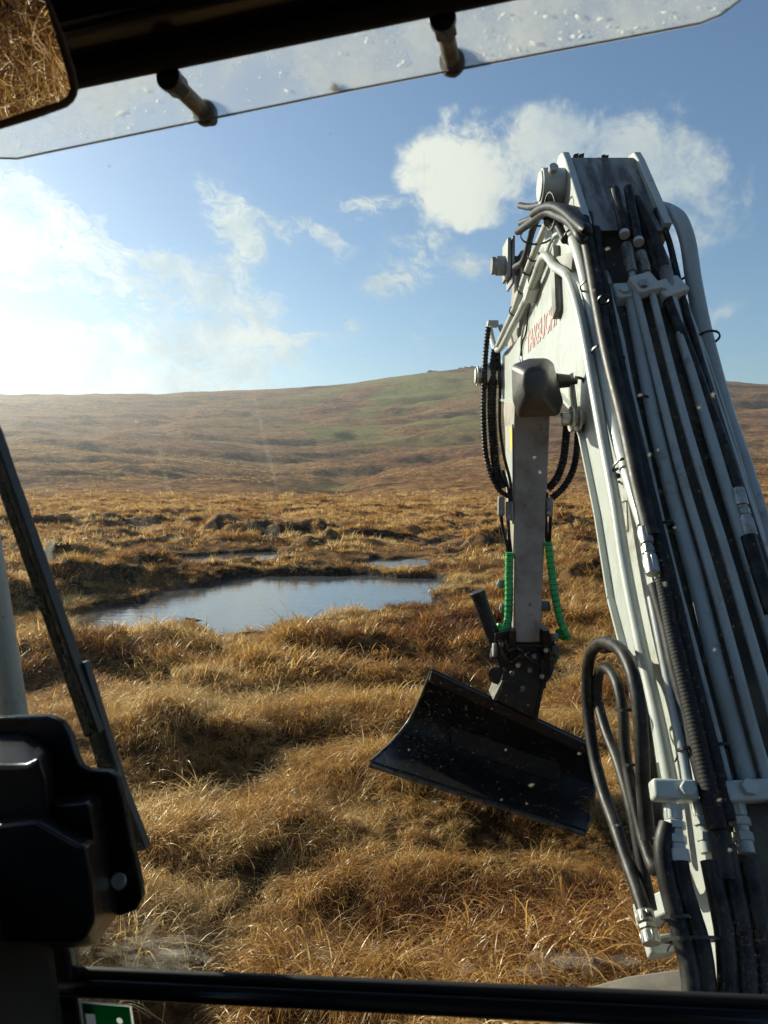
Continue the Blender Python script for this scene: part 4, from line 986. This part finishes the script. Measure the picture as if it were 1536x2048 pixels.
mb = MB(); cyl(mb, PY(998, 1304, 4.98), PY(1006, 1328, 4.98), .020, 16); mb.build('piston_rod', M['fitting'], tc_)
MB().box(PY(1000, 1298, 4.98), (.055, 0, 0), (0, .04, 0), (.01, 0, .06)).build('cylinder_eye', B_, tc_, bevel=.008)
mb = MB(); cyl(mb, PY(985, 1300, 4.92), PY(993, 1300, 4.92), .045, 20); mb.build('bolt', M['steel'], tc_, bevel=.003)
for k in range(3):
    mb = MB(); p = PY(994 + k * 5, 1350 + k * 2, 5.0); cyl(mb, p - Vector((.008, .012, 0)), p + Vector((.008, .012, 0)), .058 - .008 * k, 24); mb.build('pin_washer', M['steel'] if k == 1 else B_, BK, bevel=.002)
pipe('hose', [PY(1096, 1322, 5.0), PY(1100, 1340, 4.96), PY(1092, 1352, 4.95), PY(1084, 1342, 4.96)], .012, M['hose'], BK, seg=8)
pipe('hose', [PY(1020, 1326, 4.95), PY(1030, 1316, 4.9), PY(1044, 1322, 4.9), PY(1056, 1332, 4.93)], .010, M['hose'], BK, seg=8)

# plates, bolts and hoses crowding the hitch
MB().prism([PY(990, 1268, 4.90), PY(1019, 1262, 4.90), PY(1022, 1330, 4.96), PY(1000, 1338, 4.96), PY(990, 1310, 4.93)], (0, .05, 0)).build('hitch_plate', B_, BK, bevel=.004)
MB().prism([PY(1080, 1318, 4.93), PY(1100, 1316, 4.93), PY(1092, 1376, 4.93), PY(1084, 1382, 4.93)], (0, .05, 0)).build('hitch_plate', B_, BK, bevel=.004)
MB().prism([PY(1004, 1362, 4.93), PY(1009, 1362, 4.93), PY(992, 1402, 4.92), PY(986, 1400, 4.92)], (0, .22, 0)).build('neck_plate', M['worn_edge'], BK, bevel=.002)
MB().prism([PY(1084, 1368, 4.935), PY(1089, 1370, 4.935), PY(1074, 1444, 4.925), PY(1068, 1440, 4.925)], (0, .22, 0)).build('neck_plate', B_, BK, bevel=.002)
for u, v, m_ in ((1036, 1330, 'fitting'), (1060, 1340, 'steel'), (1024, 1346, 'steel'), (1084, 1352, 'fitting'), (1003, 1288, 'steel'), (1092, 1300, 'fitting'), (1046, 1376, 'steel'), (1068, 1312, 'steel')):
    mb = MB(); hexnut(mb, PY(u, v, 4.89), (.2, 1, .1), .016, .03); mb.build('bolt', M[m_], BK, bevel=.002)
for pts in ([(1000, 1280), (1006, 1310), (1020, 1324), (1040, 1312), (1060, 1304)], [(1012, 1280), (1016, 1300), (1034, 1296), (1056, 1316), (1078, 1330)], [(1098, 1300), (1106, 1322), (1100, 1352), (1088, 1366)]):
    pipe('hose', [PY(u, v, 4.885) for u, v in pts], .009, M['hose'], BK, seg=8)

# --- boom foot, swing post and front guard
MB().loft([[(x, y, H + z) for x, y in ((.86, 1.15), (1.35, 1.15), (1.35, 1.85), (.86, 1.85))] for z in (-2.0, -1.35)]).build('swing_post', M['black_steel'], EX, bevel=.03)  # swing post blackened: the shadow it stands in is put into its colour
MB().prism([(x, 2.02, H + z) for x, z in ((.60, -1.84), (.68, -1.785), (.84, -1.74), (1.05, -1.71), (1.8, -1.69), (1.8, -2.0), (.60, -2.0))], (0, .55, 0)).build('front_guard', M['guard'], EX, bevel=.02)

# ------------------------------------------------------------------ the cab round the camera
_yaw, _roll, _lean = R(11), R(5), .05
CW = Vector((math.cos(_yaw) * math.cos(_roll), -math.sin(_yaw) * math.cos(_roll), math.sin(_roll)))
CN = Vector((math.sin(_yaw) * math.cos(_lean), math.cos(_yaw) * math.cos(_lean), math.sin(_lean))); CN = (CN - CW * CN.dot(CW)).normalized()
CU = CW.cross(CN); C0 = PY(768, 1024, .75)
def CB(a, b, c): return C0 + CW * a + CU * b + CN * c
def CP(u, v, c=0.0): return PP(u, v, C0 + CN * c, CN)
def ab(p): d = p - C0; return d.dot(CW), d.dot(CU)
def cbox(a0, a1, b0, b1, c0, c1, mb=None): return (mb or MB()).box(CB((a0 + a1) / 2, (b0 + b1) / 2, (c0 + c1) / 2), CW * (a1 - a0) / 2, CU * (b1 - b0) / 2, CN * (c1 - c0) / 2)
hb = (ab(CP(150, 165))[1] + ab(CP(900, 10))[1]) / 2        # lower edge of the header
lb_ = (ab(CP(130, 1945))[1] + ab(CP(1536, 2010))[1]) / 2    # upper edge of the lower rail
AL, AR = -.66, .50

cab = MB()
cbox(AL - .04, AR + .02, hb + .20, hb + .24, -1.25, .02, cab)                # roof
cbox(AL - .04, AR + .02, -1.16, hb + .24, -1.29, -1.25, cab)                 # back wall
cbox(AL - .04, AR + .02, -1.20, -1.16, -1.25, .02, cab)                      # floor
cbox(AL - .04, AL, -1.16, -.58, -1.25, -.10, cab)                            # left door below its window
cbox(AR - .005, AR + .02, -1.16, lb_ - .02, -1.25, -.05, cab)
cbox(AR - .005, AR + .02, lb_ - .02, hb + .2, -1.25, -.62, cab)
cbox(AL - .04, AL, -.58, hb + .2, -1.25, -1.12, cab)
cabo = cab.build('cab', M['inner'], EX, bevel=.004)
for a0, a1, b0, b1 in ((AL - .05, AL + .03, -1.16, hb + .2), (AR - .03, AR + .025, -1.16, hb + .2)):
    cbox(a0, a1, b0, b1, -.09, .012).build('front_pillar', M['gloss_black'], cabo, bevel=.012, seg=3)
# header over the windscreen
cbox(AL, AR, hb + .012, hb + .050, -.06, .015).build('header_rail', M['gloss_black'], cabo, bevel=.010, seg=3)
mb = MB(); mb.tube([CB(AL, hb + .004, -.002), CB(AR, hb + .004, -.002)], .011, 14); mb.build('windscreen_seal', M['rubber'], cabo, smooth=60)
mb = MB(); mb.tube([CB(AL, hb + .045, -.066), CB(AR, hb + .045, -.066)], .0035, 8); mb.build('highlight_strip', M['lining'], cabo, smooth=60)  # slit highlight along the header, put in as a lighter strip
cbox(AL, AR, hb + .052, hb + .120, -.10, .012).build('header_panel', M['inner'], cabo, bevel=.02, seg=3)
cbox(AL, AR, hb + .125, hb + .195, -1.2, -.135).build('roof_lining', M['lining'], cabo, bevel=.03, seg=4)
# lower rail between the upper and lower windscreens
lr = MB()
prof = [(.0, -.002), (-.003, -.010), (-.008, -.015), (-.015, -.016), (-.021, -.012), (-.024, -.004), (-.024, .008), (-.001, .008)]
lr.loft([[CB(a, lb_ + p[0], p[1]) for p in prof] for a in (AL, AR)]).build('lower_rail', M['gloss_black'], cabo, bevel=.005, seg=3)
mb = MB(); mb.tube([CB(AL, lb_ + .003, 0), CB(AR, lb_ + .003, 0)], .0055, 10); mb.build('windscreen_seal', M['rubber'], cabo, smooth=60)
# dark console in the lower left corner
cs = MB(); cbox(AL, ab(CP(92, 1900, -.06))[0], -1.1, -.30, -.34, -.03, cs); cs.build('side_console', M['rubber'], cabo, bevel=.03, seg=4)
p0, p1 = CP(120, 1880, -.01), CP(150, 2060, -.01)
MB().prism([p0 - CW * .045, p0 + CW * .006, p1 + CW * .006 - CU * .05, p1 - CW * .05 - CU * .05], CN * .02).build('pillar_trim', M['gloss_black'], cabo, bevel=.006)

# panes
cbox(AL + .02, AR - .02, lb_ - .002, hb + .004, -.0025, .0025).build('windscreen', M['glass'], EX, smooth=0)
cbox(AL + .02, AR - .02, -1.13, lb_ - .023, -.0025, .0025).build('lower_windscreen', M['glass'], EX, smooth=0)
cbox(AL - .022, AL - .018, -.575, hb + .19, -1.11, -.10).build('side_window', M['glass'], EX, smooth=0)
cbox(AR + .006, AR + .010, lb_, hb + .19, -.61, -.10).build('side_window', M['glass'], EX, smooth=0)

# dust lying on the outside of the windscreen: fine flecks with the smears the blade has left, and larger dried specks
N = 950000
fa = rng.uniform(AL + .05, AR - .03, N); fb = rng.uniform(lb_ + .004, hb - .008, N)
wst = sstep(-.1, .8, fbm(fa * 16 + 3, fb * 2.2, 4) * .8 + .3) * .10 + .03
wst = wst + 1.2 * np.exp(-((fa + .58) / .26) ** 2) + .9 * sstep(lb_ + .11, lb_ + .01, fb) * sstep(-.5, .4, fbm(fa * 9, fb * 9, 3) + .2)  # extra flecks at the left stand in for the sun's veil of glare
wst = wst + .9 * (np.exp(-((fa + .245 + .055 * (fb - .1)) / .005) ** 2) + np.exp(-((fa + .125 + .06 * (fb - .1)) / .005) ** 2)) * sstep(-.1, .02, fb) * sstep(.16, .1, fb)
kp = rng.random(N) < np.clip(wst, 0, 1.9) / 1.9; fa, fb = fa[kp], fb[kp]; n = len(fa)
th = rng.uniform(0, 6.28, n); rr_ = rng.lognormal(math.log(.000155), .25, n)
V = np.zeros((n * 3, 3)); c0, cw, cu, cn = (np.array(x) for x in (C0, CW, CU, CN))
for k in range(3):
    t = th + k * 2.094; V[k::3] = c0 + np.outer(fa + rr_ * np.cos(t), cw) + np.outer(fb + rr_ * np.sin(t), cu) + .0032 * cn
me = bpy.data.meshes.new('windscreen_dust'); me.vertices.add(n * 3); me.vertices.foreach_set('co', V.ravel())
me.loops.add(n * 3); me.loops.foreach_set('vertex_index', np.arange(n * 3)); me.polygons.add(n); me.polygons.foreach_set('loop_start', np.arange(n) * 3); me.update()
me.materials.append(M['dust'])
o = bpy.data.objects.new('windscreen_dust', me); C.objects.link(o); put(o, EX); o['kind'] = 'stuff'
# thin dried runs and a smeared corner
M['film'] = dusty('dried_film', (.8, .76, .68), .93)
sm = MB()
for pts, w0 in (([(302, 830), (318, 900), (340, 1000), (352, 1100), (366, 1200)], .0035), ([(508, 790), (522, 850), (540, 920), (556, 985)], .0035), ([(848, 300), (850, 420), (846, 540)], .0016), ([(1120, 120), (1124, 240), (1120, 330)], .0016)):
    q = spline([CP(u, v, .0036) for u, v in pts], .01); m_ = len(q); k0 = len(sm.v)
    for i, p in enumerate(q):
        w_ = w0 * math.sin(math.pi * (i + .4) / m_) * random.uniform(.6, 1.1); sm.v += [tuple(p - CW * w_), tuple(p + CW * w_)]
    sm.f += [(k0 + 2 * i, k0 + 2 * i + 1, k0 + 2 * i + 3, k0 + 2 * i + 2) for i in range(m_ - 1)]
o = sm.build('dried_run', M['film'], EX, smooth=0); o['kind'] = 'stuff'
smear = MB()
for q_ in range(46):
    c_ = (random.gauss(310, 60), random.gauss(1906, 20)) if q_ < 30 else (random.uniform(200, 1300), random.gauss(1925, 14) + 0)
    rx, ry, n_ = random.uniform(15, 60), random.uniform(5, 20), 14; lim = 1940 + .046 * (c_[0] - 130)
    k0 = len(smear.v); smear.v.append(tuple(CP(c_[0], min(c_[1], lim - 6), .0038 + q_ * 2e-5)))
    smear.v += [tuple(CP(c_[0] + rx * math.cos(6.283 * i / n_) * random.uniform(.55, 1.1), min(c_[1] + ry * math.sin(6.283 * i / n_) * random.uniform(.5, 1.15), lim), .0038 + q_ * 2e-5)) for i in range(n_)]
    smear.f += [(k0, k0 + 1 + i, k0 + 1 + (i + 1) % n_) for i in range(n_)]
M['film2'] = dusty('thin_dried_film', (.8, .76, .68), .945)
o = smear.build('dried_smear', M['film2'], EX, smooth=0); o['kind'] = 'stuff'
sp_ = MB()
spots = [(218, 332, .0042), (660, 268, .0026), (272, 843, .0040), (1428, 790, .0058), (1280, 790, .0034), (1316, 900, .0030), (1330, 1168, .0062), (1216, 497, .0036), (1188, 580, .0034),
         (1300, 910, .0045), (1070, 915, .003), (1080, 945, .004), (372, 1100, .0028), (166, 1018, .0022), (445, 1018, .0022), (732, 713, .0018), (690, 640, .0016), (1062, 1571, .004),
         (1012, 1500, .0025), (818, 1500, .0022), (1158, 1508, .003), (1066, 1570, .0028), (1003, 1600, .002), (1054, 1608, .002), (815, 1445, .002), (1398, 815, .003), (230, 1890, .006), (380, 1905, .003),
         (1440, 1600, .004), (1350, 1055, .0026), (1460, 1700, .005), (1430, 1300, .004)]
for k in range(26): spots.append((random.uniform(120, 1530), random.uniform(250, 1900), random.choice([.0008, .001, .0014, .002])))
for u, v, s in spots:
    s *= .52
    a, b_ = ab(CP(u, v, .003)); k = random.randint(6, 9); ph = random.random() * 6
    if not (lb_ + .01 < b_ < hb - .02): continue
    ring_ = [CB(a + s * (1.5 if k % 2 else 1) * random.uniform(.35, 1) * math.cos(ph + 6.283 * i / k), b_ + s * random.uniform(.5, 1.05) * math.sin(ph + 6.283 * i / k), .0034) for i in range(k)]
    kk = len(sp_.v); sp_.v += [tuple(CB(a, b_, .0034 + s * .2))] + [tuple(p) for p in ring_]; sp_.f += [(kk, kk + 1 + i, kk + 1 + (i + 1) % k) for i in range(k)]
o = sp_.build('dirt_speck', M['speck'], EX, smooth=0); o['kind'] = 'stuff'

# clear rain visor standing off the top of the windscreen on bolts
VC = .085
vpx = [(-140, 300), (-40, 312), (0, 316), (34, 317), (300, 262), (700, 180), (1100, 103), (1250, 75), (1400, 46), (1440, 30), (1500, -16), (1560, -160), (-200, 180)]
vis = MB().prism([CP(u, v, VC) for u, v in vpx], CN * .004).build('rain_visor', M['visor'], EX, smooth=0)
edge = MB(); edge.tube([CP(u, v, VC + .002) for u, v in vpx[1:11]], .0011, 6); edge.build('visor_edge', M['light_body'], vis)
for u, v in ((340, 158), (886, 40)):
    a, b_ = ab(CP(u, v, .01)); q = lambda c: CB(a, b_, c)
    bm_ = MB(); cyl(bm_, q(.030), q(VC), .0085, 16); bo = bm_.build('spacer', M['cream'], vis, bevel=.001)
    for c0_, c1_, r_ in ((.004, .012, .0125), (.012, .032, .0115), (VC + .004, VC + .012, .0135), (VC + .012, VC + .021, .0100), (VC + .021, VC + .030, .006)):
        m_ = MB(); cyl(m_, q(c0_), q(c1_), r_, 6 if r_ in (.0115, .0100) else 18); m_.build('bolt', M['steel'] if r_ == .0135 else M['tie'], vis, bevel=.0008)
dr = MB()
for k in range(150):
    u = random.uniform(20, 1450) if k > 60 else random.choice([60, 220, 460, 250, 1040, 1020, 990, 850]) + random.gauss(0, 60)
    lo_, hi_ = (46 + (1400 - u) * .199), max(8, 163 - (u - 150) * .207)
    v = random.uniform(hi_ + 6, max(lo_ - 10, hi_ + 8)); s = random.choice([.0008, .001, .0013, .0018, .0026]) * random.uniform(.7, 1.1); c = CP(u, v, VC + .0045)
    ax, ay = random.uniform(1.0, 1.9), random.uniform(.55, .9); ph = random.gauss(-.25, .3); e1 = CW * math.cos(ph) + CU * math.sin(ph); e2 = CN.cross(e1)
    kk = len(dr.v); rim = [c + e1 * s * ax * math.cos(6.283 * i / 8) * random.uniform(.8, 1.1) + e2 * s * ay * math.sin(6.283 * i / 8) * random.uniform(.8, 1.1) for i in range(8)]
    dr.v += [tuple(c + CN * s * .5)] + [tuple(p) for p in rim]; dr.f += [(kk, kk + 1 + i, kk + 1 + (i + 1) % 8) for i in range(8)]
o = dr.build('water_drop', M['drop'], vis, smooth=60); o['kind'] = 'stuff'
lf = MB(); p = CP(669, 176, VC + .006); lf.add([p + CW * .004, p + CU * .006, p - CW * .006, p - CU * .004 - CW * .001, p - CU * .001 + CN * .004 + CW * .006], [(0, 1, 4), (1, 2, 4), (2, 3, 4), (3, 0, 4)]); lf.build('leaf_scrap', M['mirror_frame'], vis, smooth=0)

# rear-view mirror hanging at the top left
mc = PY(30, 90, .60); din = (mc - EYE).normalized(); tgt = Vector((-2.1, 1.0, .30)); dout = (tgt - mc).normalized(); mn_ = (dout - din).normalized()
def MPx(u, v, off=0.0): return PP(u, v, mc + mn_ * off, mn_)
shell = [(-160, -160), (40, -160), (92, -20), (128, 70), (150, 140), (157, 178), (152, 200), (134, 215), (70, 238), (-10, 262), (-160, 300)]
glass_ = [(-140, -140), (60, -140), (84, -20), (112, 68), (134, 142), (141, 174), (135, 190), (120, 200), (52, 221), (-10, 242), (-140, 280)]
mir = MB().loft([[MPx(u, v, -.03) for u, v in shell], [MPx(u, v, .004) for u, v in shell]]).build('mirror', M['mirror_frame'], EX, bevel=.004, seg=3)
MB().prism([MPx(u, v, .0045) for u, v in glass_], mn_ * .0015).build('mirror_glass', M['mirror'], mir, smooth=0)
mb = MB(); mb.tube([mc + Vector((-.10, .02, .1)), CB(AL + .02, hb + .1, -.03)], .009, 10); mb.build('mirror_arm', M['tie'], mir)

# wiper
wp = [CP(u, v, .022) for u, v in ((-40, 831), (0, 945), (60, 1117), (120, 1289), (184, 1472))]
def strip(pts, w, d, name, mat, par, off=0.0):
    mb = MB(); secs = []
    for i, p in enumerate(pts):
        t = (pts[min(i + 1, len(pts) - 1)] - pts[max(i - 1, 0)]).normalized(); s = CN.cross(t).normalized()
        secs.append([p + s * (w / 2 + off) , p + s * (-w / 2 + off), p + s * (-w / 2 + off) + CN * d, p + s * (w / 2 + off) + CN * d])
    return mb.loft(secs).build(name, mat, par, bevel=.0012)
arm = [CP(u, v, .034) for u, v in ((150, 1330), (196, 1478), (230, 1590), (254, 1650), (274, 1704))]
wiper = strip(arm, .024, .012, 'wiper', principled('wiper_arm_paint', (.055, .055, .052), .45), EX)
strip(wp, .009, .010, 'wiper_blade', M['rubber'], wiper, .0055); strip(wp, .008, .016, 'blade_holder', M['tie'], wiper, -.005)
for t in (.12, .34, .52, .72, .93):
    k = t * (len(wp) - 1); i = min(int(k), len(wp) - 2); p = wp[i].lerp(wp[i + 1], k - i); d = (wp[i + 1] - wp[i]).normalized()
    MB().box(p + CN * .012, CN.cross(d) * .0085, d * .014, CN * .006).build('blade_clip', M['tie'], wiper, bevel=.002)

# wiper motor: mounting plate with a moulded cover in front of it
plate = [(-60, 1436), (95, 1434), (122, 1446), (138, 1470), (150, 1510), (160, 1534), (176, 1543), (215, 1545), (234, 1556), (245, 1600), (262, 1690), (280, 1770), (283, 1798), (271, 1822), (244, 1832), (-60, 1832)]
mp = MB().prism([CP(u, v, -.022) for u, v in plate], CN * .010).build('wiper_motor', M['plastic'], EX, bevel=.002)
def lump(lo, hi, c0_, c1_): return MB().loft([[CP(u, v, c0_) for u, v in lo], [CP(u, v, c1_) for u, v in hi]]).build('motor_cover', M['plastic'], mp, bevel=.004, seg=3, smooth=25)
lump([(-60, 1462), (46, 1464), (80, 1478), (104, 1500), (110, 1560), (118, 1640), (-60, 1640)], [(-60, 1530), (20, 1532), (52, 1530), (76, 1514), (92, 1560), (98, 1650), (-60, 1650)], -.022, -.085)
lump([(98, 1585), (190, 1583), (204, 1596), (214, 1660), (222, 1720), (90, 1720)], [(110, 1610), (172, 1606), (178, 1610), (186, 1660), (190, 1720), (100, 1720)], -.022, -.075)
lump([(-60, 1625), (118, 1618), (190, 1652), (205, 1664), (232, 1780), (236, 1830), (192, 1892), (150, 1896), (-60, 1893)], [(-60, 1655), (70, 1640), (158, 1690), (172, 1690), (186, 1780), (190, 1840), (170, 1880), (140, 1886), (-60, 1882)], -.024, -.115)
mb = MB(); cyl(mb, CP(236, 1762, -.022), CP(236, 1762, -.040), .010, 16, .008); mb.build('bolt', M['fitting'], mp, bevel=.001)

# white grab rail outside the left of the windscreen
pipe('grab_rail', [CP(u, v, .25) for u, v in ((-75, 700), (-45, 960), (-8, 1200), (30, 1440), (60, 1620), (90, 1900))], .0195, W_, EX, seg=20)

# emergency exit sign on the lower pane
SG = root('exit_sign', tuple(CP(211, 2050, -.004)), 'green emergency exit sign with a white running man on the lower windscreen', 'sign')
s0, sx, sy = CP(160, 2001, -.0035), (CP(263, 2009, -.0035) - CP(160, 2001, -.0035)), -CU * (CP(263, 2009, -.0035) - CP(160, 2001, -.0035)).length * 1.45
def SP(x, y, d=0.0): return s0 + sx * x + sy * y - CN * d
MB().prism([SP(0, 0), SP(1, 0), SP(1, 1), SP(0, 1)], -CN * .0006).build('sign_plate', M['sign_white'], SG, smooth=0)
cu = bpy.data.curves.new('sign_field', 'CURVE'); cu.dimensions = '2D'; cu.fill_mode = 'BOTH'; cu.extrude = .0003
hx, hy = .74, .215
for q in ([(.035, .025), (.965, .025), (.965, .975), (.035, .975)], [(.08, .155), (.27, .155), (.27, .80), (.08, .80)],
          [(hx + .062 * math.cos(i * .5236), hy + .062 / 1.45 * math.sin(i * .5236)) for i in range(12)],
          [(.36, .335), (.52, .275), (.72, .272), (.84, .30), (.93, .40), (.89, .425), (.80, .345), (.76, .50), (.80, .62), (.88, .78), (.81, .80), (.72, .66), (.66, .575), (.58, .66), (.38, .66), (.38, .615), (.53, .61), (.60, .50), (.63, .335), (.54, .325), (.39, .38)]):
    spn = cu.splines.new('POLY'); spn.points.add(len(q) - 1); spn.use_cyclic_u = True
    for pt, (x_, y_) in zip(spn.points, q): pt.co = (x_, y_, 0, 1)
t = bpy.data.objects.new('tmp', cu); C.objects.link(t); bpy.context.view_layer.update()
me = bpy.data.meshes.new_from_object(t.evaluated_get(bpy.context.evaluated_depsgraph_get())); bpy.data.objects.remove(t)
for v in me.vertices: v.co = SP(v.co.x, v.co.y, .0012 + v.co.z)
me.materials.clear(); me.materials.append(M['sign_green']); o = bpy.data.objects.new('sign_field', me); C.objects.link(o); put(o, SG)
